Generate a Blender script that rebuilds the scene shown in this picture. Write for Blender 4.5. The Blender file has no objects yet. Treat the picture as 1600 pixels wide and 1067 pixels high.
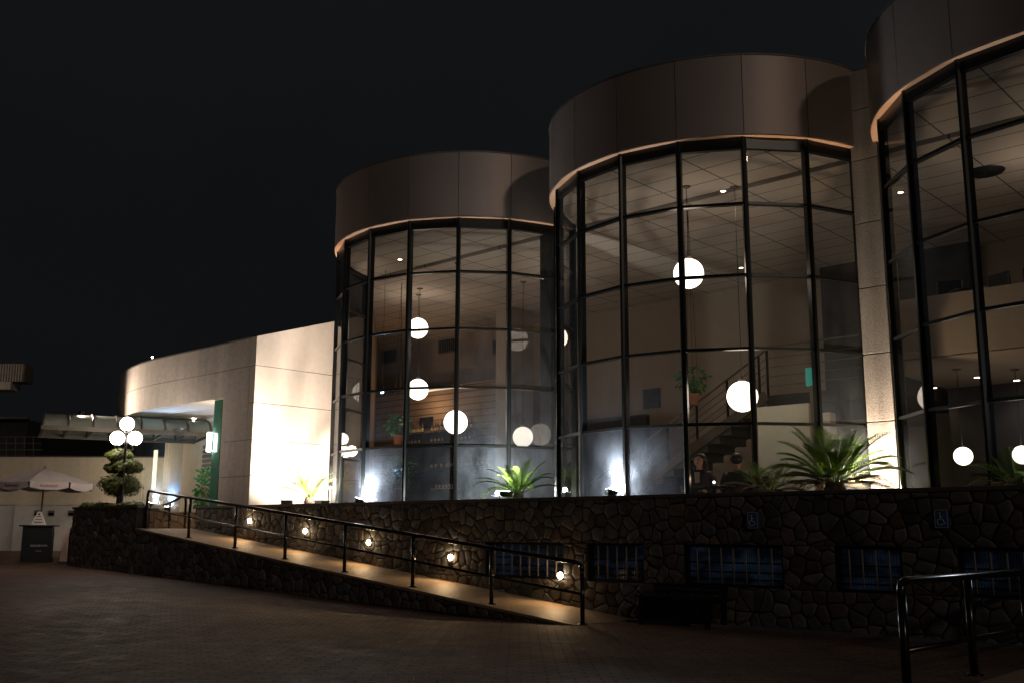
import bpy, bmesh, math, random
import numpy as np
from mathutils import Vector, Matrix
R = math.radians
PI = math.pi
random.seed(7)
sc = bpy.context.scene
COL = sc.collection

# ---------------------------------------------------------------- camera (facade runs along X, viewer at -Y)
CAM = np.array([16.571058, -16.845237, 1.28])
FW = np.array([-0.661499, 0.727075, 0.183794])
RT = np.array([0.740184, 0.672392, 0.004087])
UP = np.array([0.12061, -0.138745, 0.982956])
F = 1593.185
cd = bpy.data.cameras.new('camera')
cd.sensor_width = 36.0
cd.lens = 36.0 * F / 1600.0
cd.clip_start = 0.1
cd.clip_end = 600
cam = bpy.data.objects.new('camera', cd)
COL.objects.link(cam)
cam.matrix_world = Matrix(((RT[0], UP[0], -FW[0], CAM[0]), (RT[1], UP[1], -FW[1], CAM[1]), (RT[2], UP[2], -FW[2], CAM[2]), (0, 0, 0, 1)))
sc.camera = cam

# ---------------------------------------------------------------- night sky, faint street light, exposure
w = bpy.data.worlds.new('World')
sc.world = w
w.use_nodes = True
nt = w.node_tree
bg = nt.nodes['Background']
tc = nt.nodes.new('ShaderNodeTexCoord')
sp = nt.nodes.new('ShaderNodeSeparateXYZ')
rp = nt.nodes.new('ShaderNodeValToRGB')
nt.links.new(tc.outputs['Generated'], sp.inputs[0])
nt.links.new(sp.outputs['Z'], rp.inputs[0])
cn_ = nt.nodes.new('ShaderNodeTexNoise'); cn_.inputs['Scale'].default_value = 2.2; cn_.inputs['Detail'].default_value = 5
nt.links.new(tc.outputs['Generated'], cn_.inputs['Vector'])
cm_ = nt.nodes.new('ShaderNodeMapRange'); cm_.inputs['From Min'].default_value = 0.3; cm_.inputs['From Max'].default_value = 0.7; cm_.inputs['To Min'].default_value = 0.85; cm_.inputs['To Max'].default_value = 1.15
nt.links.new(cn_.outputs['Fac'], cm_.inputs['Value']); nt.links.new(cm_.outputs[0], bg.inputs['Strength'])
nt.links.new(rp.outputs[0], bg.inputs['Color'])
rp.color_ramp.elements[0].position = 0.05
rp.color_ramp.elements[0].color = (0.0044, 0.0046, 0.0051, 1)
rp.color_ramp.elements[1].position = 0.45
rp.color_ramp.elements[1].color = (0.0060, 0.0064, 0.0073, 1)
bg.inputs['Strength'].default_value = 1.0
sd = bpy.data.lights.new('street_glow', 'SUN')
sd.energy = 0.15
sd.color = (1.0, 0.80, 0.64)
sd.angle = R(2.5)
sun = bpy.data.objects.new('street_glow', sd)
COL.objects.link(sun)
sun.rotation_euler = Vector((-0.88, 0.38, -0.36)).to_track_quat('-Z', 'Y').to_euler()
sc.view_settings.view_transform = 'Standard'
sc.view_settings.look = 'None'
sc.view_settings.exposure = 0.0
sc.view_settings.gamma = 1.0
cy = sc.cycles
cy.use_denoising = True
cy.max_bounces = 8
cy.diffuse_bounces = 3
cy.glossy_bounces = 4
cy.transmission_bounces = 4
cy.transparent_max_bounces = 24
cy.caustics_reflective = False
cy.caustics_refractive = False
cy.sample_clamp_indirect = 3.0
cy.use_light_tree = True

# ---------------------------------------------------------------- helpers
def at(u, v, i, val):
    d = FW + RT * (u - 800) / F - UP * (v - 533.5) / F
    return CAM + d * ((val - CAM[i]) / d[i])
def aty(u, v, y): return at(u, v, 1, y)
def atz(u, v, z): return at(u, v, 2, z)
def atk(u, v, k): return CAM + (FW + RT * (u - 800) / F - UP * (v - 533.5) / F) * k

ROOT = {}
class MB:
    def __init__(s): s.v = []; s.f = []; s.sm = []
    def add(s, vs, fs, smooth=False):
        b = len(s.v); s.v += [tuple(map(float, x)) for x in vs]
        s.f += [tuple(b + i for i in f) for f in fs]; s.sm += [smooth] * len(fs); return s
    def hexa(s, p, smooth=False):
        return s.add(p, [(0, 3, 2, 1), (4, 5, 6, 7), (0, 1, 5, 4), (1, 2, 6, 5), (2, 3, 7, 6), (3, 0, 4, 7)], smooth)
    def box(s, x0, x1, y0, y1, z0, z1):
        return s.hexa([(x0, y0, z0), (x1, y0, z0), (x1, y1, z0), (x0, y1, z0), (x0, y0, z1), (x1, y0, z1), (x1, y1, z1), (x0, y1, z1)])
    def bar(s, a, b, w, h, upv=(0, 0, 1)):
        a = Vector(a); b = Vector(b); d = (b - a).normalized(); u = Vector(upv)
        sd_ = d.cross(u).normalized(); u = sd_.cross(d).normalized(); x = sd_ * w / 2; y = u * h / 2
        return s.hexa([a - x - y, a + x - y, a + x + y, a - x + y, b - x - y, b + x - y, b + x + y, b - x + y])
    def tube(s, path, r, n=10, cap=True):
        P = [Vector(p) for p in path]; m = len(P)
        rr = r if isinstance(r, (list, tuple)) else [r] * m
        vs = []; prev = None
        for i, p in enumerate(P):
            t = (P[min(i + 1, m - 1)] - P[max(i - 1, 0)]).normalized()
            if prev is None:
                x = t.orthogonal().normalized()
            else:
                x = (prev - t * prev.dot(t)).normalized()
            prev = x; y = t.cross(x)
            for k in range(n):
                a = 2 * PI * k / n; vs.append(p + (x * math.cos(a) + y * math.sin(a)) * rr[i])
        fs = [(i * n + k, i * n + (k + 1) % n, (i + 1) * n + (k + 1) % n, (i + 1) * n + k) for i in range(m - 1) for k in range(n)]
        s.add(vs, fs, True)
        if cap:
            b = len(s.v) - m * n
            s.f += [tuple(b + k for k in reversed(range(n))), tuple(b + (m - 1) * n + k for k in range(n))]; s.sm += [False, False]
        return s
    def lathe(s, prof, c=(0, 0, 0), n=24, smooth=True, close=True):
        vs = []; m = len(prof)
        for (r, z) in prof:
            for k in range(n):
                a = 2 * PI * k / n; vs.append((c[0] + r * math.cos(a), c[1] + r * math.sin(a), c[2] + z))
        fs = [(i * n + k, i * n + (k + 1) % n, (i + 1) * n + (k + 1) % n, (i + 1) * n + k) for i in range(m - 1) for k in range(n)]
        b = len(s.v); s.add(vs, fs, smooth)
        if close:
            s.f += [tuple(b + k for k in reversed(range(n))), tuple(b + (m - 1) * n + k for k in range(n))]; s.sm += [False, False]
        return s
    def ball(s, c, rx, ry=None, rz=None, n=24, m=14):
        ry = ry or rx; rz = rz or rx
        vs = [(c[0], c[1], c[2] - rz)]
        for i in range(1, m):
            t = -PI / 2 + PI * i / m
            for k in range(n):
                a = 2 * PI * k / n; vs.append((c[0] + rx * math.cos(t) * math.cos(a), c[1] + ry * math.cos(t) * math.sin(a), c[2] + rz * math.sin(t)))
        vs.append((c[0], c[1], c[2] + rz)); e = len(vs) - 1
        fs = [(0, 1 + (k + 1) % n, 1 + k) for k in range(n)]
        fs += [(1 + i * n + k, 1 + i * n + (k + 1) % n, 1 + (i + 1) * n + (k + 1) % n, 1 + (i + 1) * n + k) for i in range(m - 2) for k in range(n)]
        fs += [(1 + (m - 2) * n + k, 1 + (m - 2) * n + (k + 1) % n, e) for k in range(n)]
        return s.add(vs, fs, True)
    def quad(s, a, b, c, d): return s.add([a, b, c, d], [(0, 1, 2, 3)])
    def prism(s, poly, z0, z1):
        n = len(poly)
        vs = [(x, y, z0) for x, y in poly] + [(x, y, z1) for x, y in poly]
        return s.add(vs, [tuple(reversed(range(n))), tuple(range(n, 2 * n))] + [(i, (i + 1) % n, n + (i + 1) % n, n + i) for i in range(n)])
    def build(s, name, mat, parent=None, local=False, bevel=0, kind=None, label=None):
        me = bpy.data.meshes.new(name)
        off = np.array([0., 0, 0])
        if parent is not None and not local: off = ROOT.get(parent.name, off)
        me.from_pydata([tuple(np.array(v) - off) for v in s.v], [], s.f)
        me.polygons.foreach_set('use_smooth', s.sm)
        me.update()
        me.materials.append(mat)
        o = bpy.data.objects.new(name, me); COL.objects.link(o)
        if parent is not None:
            o.parent = parent; ROOT[o.name] = off
        if bevel:
            b = o.modifiers.new('bevel', 'BEVEL'); b.width = bevel; b.segments = 2; b.limit_method = 'ANGLE'
        if kind: o['kind'] = kind
        if label: o['label'] = label
        return o

def tag(o, label, cat, group=None, kind=None):
    o['label'] = label; o['category'] = cat
    if group: o['group'] = group
    if kind: o['kind'] = kind
    return o
def thing(name, label, cat, loc=(0, 0, 0), rz=0, group=None):
    o = bpy.data.objects.new(name, None); COL.objects.link(o)
    o.empty_display_size = 0.1
    o.location = tuple(map(float, loc)); o.rotation_euler = (0, 0, rz)
    ROOT[o.name] = np.array(loc, float)
    return tag(o, label, cat, group)
def dup(root, loc, rz=0, label=None, group=None):
    def cp(o, par):
        c = o.copy(); COL.objects.link(c)
        if par is not None: c.parent = par
        for ch in list(kids.get(o.name, [])): cp(ch, c)
        return c
    kids = {}
    for o in list(COL.objects):
        if o.parent: kids.setdefault(o.parent.name, []).append(o)
    r = cp(root, None)
    r.location = tuple(map(float, loc)); r.rotation_euler = (0, 0, rz)
    if label: r['label'] = label
    if group: r['group'] = group
    return r
def origin(o, p):
    """move a single-mesh thing's origin to p (world)"""
    me = o.data; me.transform(Matrix.Translation(-Vector(tuple(map(float, p))))); o.location = tuple(map(float, p)); return o
def lamp(kind, loc, energy, color, parent=None, target=None, size=0.05, spot=None, blend=0.5, name='bulb'):
    ld = bpy.data.lights.new(name, kind); ld.energy = energy; ld.color = color
    if kind != 'SUN': ld.shadow_soft_size = size
    if spot: ld.spot_size = spot; ld.spot_blend = blend
    o = bpy.data.objects.new(name, ld); COL.objects.link(o)
    loc = np.array(loc, float)
    if parent is not None:
        o.parent = parent; o.location = tuple(loc - ROOT.get(parent.name, np.zeros(3)))
    else: o.location = tuple(loc)
    if target is not None: o.rotation_euler = (Vector(tuple(map(float, target))) - Vector(tuple(loc))).to_track_quat('-Z', 'Y').to_euler()
    return o

# ---------------------------------------------------------------- materials
def newmat(name):
    m = bpy.data.materials.new(name); m.use_nodes = True
    n = m.node_tree; return m, n, n.nodes['Principled BSDF'], n.nodes['Material Output']
def N(n, t, **k):
    o = n.nodes.new(t)
    for a, b in k.items(): setattr(o, a, b)
    return o
def ramp(n, src, stops):
    r = N(n, 'ShaderNodeValToRGB'); e = r.color_ramp.elements
    while len(e) < len(stops): e.new(0.5)
    for i, (p, c) in enumerate(stops):
        e[i].position = p; e[i].color = (c[0], c[1], c[2], 1) if not isinstance(c, (int, float)) else (c, c, c, 1)
    n.links.new(src, r.inputs[0]); return r.outputs[0]
def pos(n): return N(n, 'ShaderNodeNewGeometry').outputs['Position']
def mapping(n, src, scale, rot=(0, 0, 0), loc=(0, 0, 0)):
    m = N(n, 'ShaderNodeMapping'); m.inputs['Scale'].default_value = scale; m.inputs['Rotation'].default_value = rot; m.inputs['Location'].default_value = loc
    n.links.new(src, m.inputs[0]); return m.outputs[0]
def noise(n, src, scale, detail=4, rough=0.55):
    o = N(n, 'ShaderNodeTexNoise'); o.inputs['Scale'].default_value = scale; o.inputs['Detail'].default_value = detail; o.inputs['Roughness'].default_value = rough
    n.links.new(src, o.inputs['Vector']); return o
def bump(n, b, h, strength, dist=0.02):
    o = N(n, 'ShaderNodeBump'); o.inputs['Strength'].default_value = strength; o.inputs['Distance'].default_value = dist
    n.links.new(h, o.inputs['Height']); n.links.new(o.outputs[0], b.inputs['Normal']); return o
def plain(name, col, rough=0.6, metal=0.0, var=0.15, vs=6.0, bmp=0.0, bs=60.0, spec=0.5):
    m, n, b, out = newmat(name)
    p = pos(n); x = noise(n, p, vs, 5)
    lo = tuple(c * (1 - var) for c in col); hi = tuple(min(1, c * (1 + var)) for c in col)
    n.links.new(ramp(n, x.outputs['Fac'], [(0.3, lo), (0.7, hi)]), b.inputs['Base Color'])
    b.inputs['Roughness'].default_value = rough; b.inputs['Metallic'].default_value = metal
    b.inputs['Specular IOR Level'].default_value = spec
    if bmp: bump(n, b, noise(n, p, bs, 3).outputs['Fac'], bmp, 0.01)
    return m
def emit(name, col, s):
    m, n, b, out = newmat(name)
    b.inputs['Base Color'].default_value = (col[0], col[1], col[2], 1)
    b.inputs['Emission Color'].default_value = (col[0], col[1], col[2], 1); b.inputs['Emission Strength'].default_value = s
    b.inputs['Roughness'].default_value = 0.4
    return m
def stone(name, scale=3.3, cols=None, joint=0.012):
    m, n, b, out = newmat(name)
    p = pos(n)
    wn = noise(n, p, 1.6, 2)
    mx = N(n, 'ShaderNodeMixRGB', blend_type='LINEAR_LIGHT'); mx.inputs[0].default_value = 0.30
    n.links.new(p, mx.inputs[1]); n.links.new(wn.outputs['Color'], mx.inputs[2])
    ve = N(n, 'ShaderNodeTexVoronoi', feature='DISTANCE_TO_EDGE'); ve.inputs['Scale'].default_value = scale; ve.inputs['Randomness'].default_value = 1.0
    vc = N(n, 'ShaderNodeTexVoronoi', feature='F1'); vc.inputs['Scale'].default_value = scale; vc.inputs['Randomness'].default_value = 1.0
    n.links.new(mx.outputs[0], ve.inputs['Vector']); n.links.new(mx.outputs[0], vc.inputs['Vector'])
    sx = N(n, 'ShaderNodeSeparateXYZ'); n.links.new(vc.outputs['Color'], sx.inputs[0])
    cols = cols or [(0.11, 0.10, 0.09), (0.30, 0.28, 0.25), (0.16, 0.16, 0.165), (0.33, 0.27, 0.21), (0.18, 0.14, 0.11), (0.27, 0.265, 0.27)]
    st = ramp(n, sx.outputs[0], [(i / len(cols) + 0.02, c) for i, c in enumerate(cols)])
    grain = noise(n, mapping(n, p, (6, 6, 14)), 2.0, 6, 0.7)
    g2 = ramp(n, grain.outputs['Fac'], [(0.25, 0.55), (0.75, 1.25)])
    mu = N(n, 'ShaderNodeMixRGB', blend_type='MULTIPLY'); mu.inputs[0].default_value = 1
    n.links.new(st, mu.inputs[1]); n.links.new(g2, mu.inputs[2])
    ed = ramp(n, ve.outputs['Distance'], [(0.016, 0.0), (0.045, 1.0)])
    fm = N(n, 'ShaderNodeMixRGB'); n.links.new(ed, fm.inputs[0]); fm.inputs[1].default_value = (joint, joint, joint, 1); n.links.new(mu.outputs[0], fm.inputs[2])
    n.links.new(fm.outputs[0], b.inputs['Base Color']); b.inputs['Roughness'].default_value = 0.78
    hh = ramp(n, ve.outputs['Distance'], [(0.0, 0.0), (0.06, 1.0)])
    ad = N(n, 'ShaderNodeMath', operation='MULTIPLY_ADD'); n.links.new(grain.outputs['Fac'], ad.inputs[0]); ad.inputs[1].default_value = 0.45; n.links.new(hh, ad.inputs[2])
    ad2 = N(n, 'ShaderNodeMath', operation='MULTIPLY_ADD'); n.links.new(sx.outputs[1], ad2.inputs[0]); ad2.inputs[1].default_value = 0.5; n.links.new(ad.outputs[0], ad2.inputs[2])
    bump(n, b, ad2.outputs[0], 0.55, 0.03)
    return m
def glass(name, tint, ior=1.55, dust=0.05, rough=0.0, bumpy=0.0, glare_gain=4.0):
    m, n, b, out = newmat(name); n.nodes.remove(b)
    tr = N(n, 'ShaderNodeBsdfTransparent'); tr.inputs[0].default_value = (*tint, 1)
    gl = N(n, 'ShaderNodeBsdfGlossy'); gl.inputs['Roughness'].default_value = rough
    ge = N(n, 'ShaderNodeNewGeometry'); dt_ = N(n, 'ShaderNodeVectorMath', operation='DOT_PRODUCT')
    n.links.new(ge.outputs['Normal'], dt_.inputs[0]); n.links.new(ge.outputs['Incoming'], dt_.inputs[1])
    ab_ = N(n, 'ShaderNodeMath', operation='ABSOLUTE'); n.links.new(dt_.outputs['Value'], ab_.inputs[0])
    om = N(n, 'ShaderNodeMath', operation='SUBTRACT'); om.inputs[0].default_value = 1.0; n.links.new(ab_.outputs[0], om.inputs[1])
    pw = N(n, 'ShaderNodeMath', operation='POWER'); n.links.new(om.outputs[0], pw.inputs[0]); pw.inputs[1].default_value = 5.0
    f0 = ((ior - 1) / (ior + 1)) ** 2
    fr = N(n, 'ShaderNodeMath', operation='MULTIPLY_ADD'); n.links.new(pw.outputs[0], fr.inputs[0]); fr.inputs[1].default_value = 1 - f0; fr.inputs[2].default_value = f0
    p = pos(n)
    wob = noise(n, p, 0.9, 2)
    bp = N(n, 'ShaderNodeBump'); bp.inputs['Strength'].default_value = 0.06 + bumpy; bp.inputs['Distance'].default_value = 0.02
    src = wob.outputs['Fac']
    if bumpy: src = noise(n, p, 28, 3).outputs['Fac']
    n.links.new(src, bp.inputs['Height']); n.links.new(bp.outputs[0], gl.inputs['Normal'])
    mx = N(n, 'ShaderNodeMixShader'); n.links.new(fr.outputs[0], mx.inputs[0]); n.links.new(tr.outputs[0], mx.inputs[1]); n.links.new(gl.outputs[0], mx.inputs[2])
    df = N(n, 'ShaderNodeBsdfDiffuse'); df.inputs[0].default_value = (0.72, 0.78, 0.88, 1)
    big = noise(n, mapping(n, p, (1, 1, 0.5)), 3.0, 5, 0.65); fine = noise(n, p, 70, 3, 0.7)
    mm = N(n, 'ShaderNodeMath', operation='MULTIPLY'); n.links.new(ramp(n, big.outputs['Fac'], [(0.3, 0.35), (0.75, 1.3)]), mm.inputs[0]); n.links.new(ramp(n, fine.outputs['Fac'], [(0.35, 0.5), (0.72, 1.6)]), mm.inputs[1])
    sz = N(n, 'ShaderNodeSeparateXYZ'); n.links.new(p, sz.inputs[0])
    mr = N(n, 'ShaderNodeMapRange'); mr.inputs['From Min'].default_value = 1.8; mr.inputs['From Max'].default_value = 3.1; mr.inputs['To Min'].default_value = glare_gain; mr.inputs['To Max'].default_value = 1.0  # dust film made heavier low down to carry the floodlight glare
    n.links.new(sz.outputs['Z'], mr.inputs['Value'])
    mz = N(n, 'ShaderNodeMath', operation='MULTIPLY'); n.links.new(mm.outputs[0], mz.inputs[0]); n.links.new(mr.outputs[0], mz.inputs[1])
    m2 = N(n, 'ShaderNodeMath', operation='MULTIPLY'); n.links.new(mz.outputs[0], m2.inputs[0]); m2.inputs[1].default_value = dust
    m3 = N(n, 'ShaderNodeMixShader'); n.links.new(m2.outputs[0], m3.inputs[0]); n.links.new(mx.outputs[0], m3.inputs[1]); n.links.new(df.outputs[0], m3.inputs[2])
    n.links.new(m3.outputs[0], out.inputs[0])
    return m
def leafmat(name, c1, c2, trans=0.35, vs=4):
    m, n, b, out = newmat(name)
    x = noise(n, pos(n), vs, 4)
    col = ramp(n, x.outputs['Fac'], [(0.3, c1), (0.7, c2)])
    n.links.new(col, b.inputs['Base Color']); b.inputs['Roughness'].default_value = 0.45
    tl = N(n, 'ShaderNodeBsdfTranslucent'); n.links.new(col, tl.inputs[0])
    mx = N(n, 'ShaderNodeMixShader'); mx.inputs[0].default_value = trans
    n.links.new(b.outputs[0], mx.inputs[1]); n.links.new(tl.outputs[0], mx.inputs[2]); n.links.new(mx.outputs[0], out.inputs[0])
    return m
def concrete(name, col, streak=0.25, rough=0.85, pebble=0.0):
    m, n, b, out = newmat(name)
    p = pos(n)
    s1 = noise(n, mapping(n, p, (1.6, 1.6, 0.12)), 1.5, 4); s2 = noise(n, p, 42 if pebble > .5 else 9, 5, 0.65)
    a = N(n, 'ShaderNodeMath', operation='ADD'); n.links.new(s1.outputs['Fac'], a.inputs[0]); n.links.new(s2.outputs['Fac'], a.inputs[1])
    h = N(n, 'ShaderNodeMath', operation='MULTIPLY'); n.links.new(a.outputs[0], h.inputs[0]); h.inputs[1].default_value = 0.5
    n.links.new(ramp(n, h.outputs[0], [(0.34, tuple(c * (1 - streak) for c in col)), (0.62, tuple(min(1, c * (1 + streak * 0.5)) for c in col))]), b.inputs['Base Color'])
    b.inputs['Roughness'].default_value = rough
    if pebble: bump(n, b, noise(n, p, 55, 3, 0.8).outputs['Fac'], pebble, 0.015)
    else: bump(n, b, noise(n, mapping(n, p, (60, 60, 6)), 1.0, 3).outputs['Fac'], 0.25, 0.01)
    return m

M = {}
M['stone'] = stone('crazy_stone')
M['stone_warm'] = stone('ochre_stone', 3.2, [(0.32, 0.17, 0.09), (0.42, 0.27, 0.15), (0.28, 0.15, 0.09), (0.45, 0.32, 0.2), (0.36, 0.2, 0.1)])
M['coping'] = concrete('coping_concrete', (0.10, 0.09, 0.08))
M['ramp'] = concrete('ramp_concrete', (0.35, 0.255, 0.175), 0.2, 0.6, 0.15)
M['plaster'] = concrete('white_concrete', (0.62, 0.54, 0.465), 0.10)
M['wing_front'] = concrete('grey_white_concrete', (0.52, 0.45, 0.395), 0.22)
M['pier'] = concrete('pebbledash', (0.40, 0.34, 0.30), 0.6, 0.9, 1.0)
M['bwall'] = concrete('beige_render', (0.74, 0.64, 0.50), 0.12)
M['bwall_low'] = concrete('grey_render', (0.70, 0.70, 0.67), 0.12)
M['cornice'] = plain('bronze_panel', (0.36, 0.285, 0.25), 0.42, 0.25, 0.08, 0.6)
M['soffit'] = plain('soffit_board', (0.85, 0.47, 0.28), 0.7, 0, 0.08)
M['alu'] = plain('dark_anodised', (0.016, 0.017, 0.016), 0.32, 0.3, 0.1)
M['glass'] = glass('tinted_glass', (0.49, 0.465, 0.43), 1.45, 0.035)
M['glass_rain'] = glass('wet_glass', (0.72, 0.78, 0.76), 1.5, 0.06, 0.05, 0.6, 5.0)
M['glass_green'] = plain('green_glass', (0.08, 0.20, 0.15), 0.1, 0, 0.1)
M['rail'] = plain('black_enamel', (0.006, 0.006, 0.007), 0.22, 0.0, 0.1, 6, 0.0, 60, 0.7)
M['black'] = plain('matt_black', (0.008, 0.008, 0.008), 0.5)
M['iron'] = plain('dark_iron', (0.012, 0.012, 0.012), 0.45, 0.4)
M['white_paint'] = plain('white_paint', (0.72, 0.70, 0.67), 0.45, 0, 0.06)
M['globe'] = emit('lit_opal_globe', (1.0, 0.90, 0.78), 9.5)
M['globe_dim'] = emit('dim_opal_globe', (0.95, 0.93, 0.85), 1.9)
M['globe_street'] = emit('lit_street_globe', (1.0, 0.88, 0.76), 26.0)
M['lens_warm'] = emit('warm_lens', (1.0, 0.80, 0.52), 60.0)
M['lens_cool'] = emit('cool_lens', (0.88, 0.94, 1.0), 50.0)
M['lens_flood'] = emit('warm_flood_lens', (1.0, 0.90, 0.72), 40.0)
M['spot'] = emit('downlight_lens', (1.0, 0.84, 0.66), 20.0)
M['tube'] = emit('sconce_opal', (1.0, 0.96, 0.88), 14.0)
M['strip'] = emit('warm_strip', (1.0, 0.86, 0.66), 1.3)
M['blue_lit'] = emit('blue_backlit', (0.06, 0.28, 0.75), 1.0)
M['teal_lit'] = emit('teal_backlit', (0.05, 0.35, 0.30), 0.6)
M['white_lit'] = emit('white_backlit', (0.75, 0.88, 1.0), 1.4)
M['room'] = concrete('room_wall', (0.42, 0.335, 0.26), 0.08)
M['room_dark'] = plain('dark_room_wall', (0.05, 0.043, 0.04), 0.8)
M['stair'] = plain('stair_paint', (0.17, 0.135, 0.105), 0.7)
M['pale'] = concrete('pale_partition', (0.52, 0.49, 0.38), 0.06)
M['floor_in'] = plain('hall_tiles', (0.16, 0.12, 0.09), 0.35)
M['wood_dark'] = plain('dark_wood', (0.028, 0.018, 0.012), 0.45, 0, 0.3, 3)
M['bottle'] = plain('amber_glass', (0.10, 0.045, 0.012), 0.12, 0, 0.5, 8)
M['bottle_gr'] = plain('green_bottle_glass', (0.02, 0.045, 0.015), 0.12, 0, 0.3, 8)
M['bottle_lb'] = plain('paper_label', (0.55, 0.45, 0.28), 0.6)
M['screen'] = plain('black_screen', (0.004, 0.004, 0.005), 0.15)
M['terracotta'] = plain('terracotta', (0.22, 0.09, 0.05), 0.7)
M['soil'] = plain('soil', (0.03, 0.022, 0.016), 0.95, 0, 0.4, 12, 0.6, 30)
M['fabric'] = plain('umbrella_fabric', (0.50, 0.43, 0.42), 0.85, 0, 0.08, 2, 0.1, 90)
M['pole_wood'] = plain('brown_pole', (0.20, 0.10, 0.06), 0.5)
M['navy'] = plain('navy_counter', (0.012, 0.012, 0.018), 0.4)
M['navy_side'] = plain('blue_counter_side', (0.02, 0.035, 0.06), 0.5)
M['letter'] = plain('white_letter', (0.6, 0.6, 0.62), 0.6)
M['letter_red'] = plain('red_letter', (0.25, 0.05, 0.05), 0.6)
M['pink'] = plain('pale_board', (0.62, 0.45, 0.40), 0.7)
M['sign_blue'] = plain('sign_blue', (0.035, 0.11, 0.30), 0.5)
M['bark'] = plain('bark', (0.07, 0.048, 0.035), 0.9, 0, 0.4, 14, 0.8, 30)
M['leaf_cycad'] = leafmat('cycad_leaf', (0.08, 0.15, 0.015), (0.17, 0.26, 0.04), 0.5, 3)
M['leaf_dry'] = leafmat('dry_cycad_leaf', (0.11, 0.075, 0.03), (0.17, 0.12, 0.05), 0.3, 3)
M['leaf_top'] = leafmat('topiary_leaf', (0.045, 0.06, 0.012), (0.11, 0.13, 0.03), 0.25, 5)
M['leaf_in'] = leafmat('house_plant_leaf', (0.02, 0.09, 0.02), (0.05, 0.20, 0.05), 0.3, 5)
M['poly'] = leafmat('polycarbonate_sheet', (0.36, 0.38, 0.33), (0.46, 0.48, 0.42), 0.55, 1.5)
M['beam'] = plain('canopy_beam', (0.09, 0.075, 0.055), 0.4, 0.2)
M['night_wall'] = plain('unlit_wall', (0.05, 0.05, 0.055), 0.9)
M['ac'] = plain('aircon_casing', (0.62, 0.55, 0.48), 0.6)
M['skin'] = plain('skin', (0.50, 0.30, 0.22), 0.5, 0, 0.05)
M['hair'] = plain('dark_hair', (0.012, 0.008, 0.006), 0.45)
M['coat'] = plain('dark_jacket', (0.012, 0.012, 0.016), 0.8)
M['shirt'] = plain('pale_shirt', (0.4, 0.36, 0.33), 0.8)
M['kerb'] = concrete('kerb_concrete', (0.12, 0.115, 0.105), 0.3)
M['grille'] = plain('vent_grey', (0.16, 0.14, 0.12), 0.5)
M['bar_grey'] = plain('window_bar_grey', (0.22, 0.19, 0.17), 0.6)
M['win_dark'] = plain('basement_glass', (0.014, 0.024, 0.042), 0.25, 0, 0.2)

def ground_mat():
    m, n, b, out = newmat('brick_paving')
    p = pos(n)
    br = N(n, 'ShaderNodeTexBrick'); br.offset = 0.5
    wp = N(n, 'ShaderNodeMixRGB', blend_type='LINEAR_LIGHT'); wp.inputs[0].default_value = 0.02
    n.links.new(p, wp.inputs[1]); n.links.new(noise(n, p, 1.3, 3).outputs['Color'], wp.inputs[2])
    n.links.new(mapping(n, wp.outputs[0], (1, 1, 1), (0, 0, R(-42))), br.inputs['Vector'])
    br.inputs['Scale'].default_value = 1.0; br.inputs['Brick Width'].default_value = 0.24; br.inputs['Row Height'].default_value = 0.12
    br.inputs['Mortar Size'].default_value = 0.013; br.inputs['Mortar Smooth'].default_value = 0.3
    br.inputs['Color1'].default_value = (0.21, 0.115, 0.078, 1); br.inputs['Color2'].default_value = (0.155, 0.09, 0.066, 1); br.inputs['Mortar'].default_value = (0.03, 0.023, 0.02, 1)
    big = noise(n, p, 0.35, 5, 0.6)
    mu = N(n, 'ShaderNodeMixRGB', blend_type='MULTIPLY'); mu.inputs[0].default_value = 1
    n.links.new(br.outputs['Color'], mu.inputs[1]); n.links.new(ramp(n, big.outputs['Fac'], [(0.3, (0.45, 0.45, 0.47)), (0.7, (1.3, 1.2, 1.1))]), mu.inputs[2])
    n.links.new(mu.outputs[0], b.inputs['Base Color'])
    rn = noise(n, p, 3.0, 6, 0.7)
    n.links.new(ramp(n, rn.outputs['Fac'], [(0.3, 0.55), (0.7, 0.85)]), b.inputs['Roughness'])
    fn = noise(n, p, 45, 3, 0.7); bn = noise(n, p, 2.2, 3)
    a = N(n, 'ShaderNodeMath', operation='MULTIPLY_ADD'); n.links.new(fn.outputs['Fac'], a.inputs[0]); a.inputs[1].default_value = 0.7
    inv = N(n, 'ShaderNodeMath', operation='MULTIPLY_ADD'); n.links.new(br.outputs['Fac'], inv.inputs[0]); inv.inputs[1].default_value = -1.0; inv.inputs[2].default_value = 1.0
    n.links.new(inv.outputs[0], a.inputs[2])
    c = N(n, 'ShaderNodeMath', operation='MULTIPLY_ADD'); n.links.new(bn.outputs['Fac'], c.inputs[0]); c.inputs[1].default_value = 2.0; n.links.new(a.outputs[0], c.inputs[2])
    bump(n, b, c.outputs[0], 1.0, 0.016)
    return m
M['ground'] = ground_mat()
def ceiling_mat():
    m, n, b, out = newmat('ceiling_tiles')
    p = pos(n)
    br = N(n, 'ShaderNodeTexBrick'); br.offset = 0.0
    n.links.new(mapping(n, p, (1, 1, 1), (0, 0, R(0))), br.inputs['Vector'])
    br.inputs['Scale'].default_value = 1.0; br.inputs['Brick Width'].default_value = 1.25; br.inputs['Row Height'].default_value = 0.625
    br.inputs['Mortar Size'].default_value = 0.014; br.inputs['Mortar Smooth'].default_value = 0.1
    br.inputs['Color1'].default_value = (0.62, 0.52, 0.44, 1); br.inputs['Color2'].default_value = (0.59, 0.50, 0.42, 1); br.inputs['Mortar'].default_value = (0.12, 0.10, 0.085, 1)
    n.links.new(br.outputs['Color'], b.inputs['Base Color']); b.inputs['Roughness'].default_value = 0.85
    return m
M['ceil'] = ceiling_mat()
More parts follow.
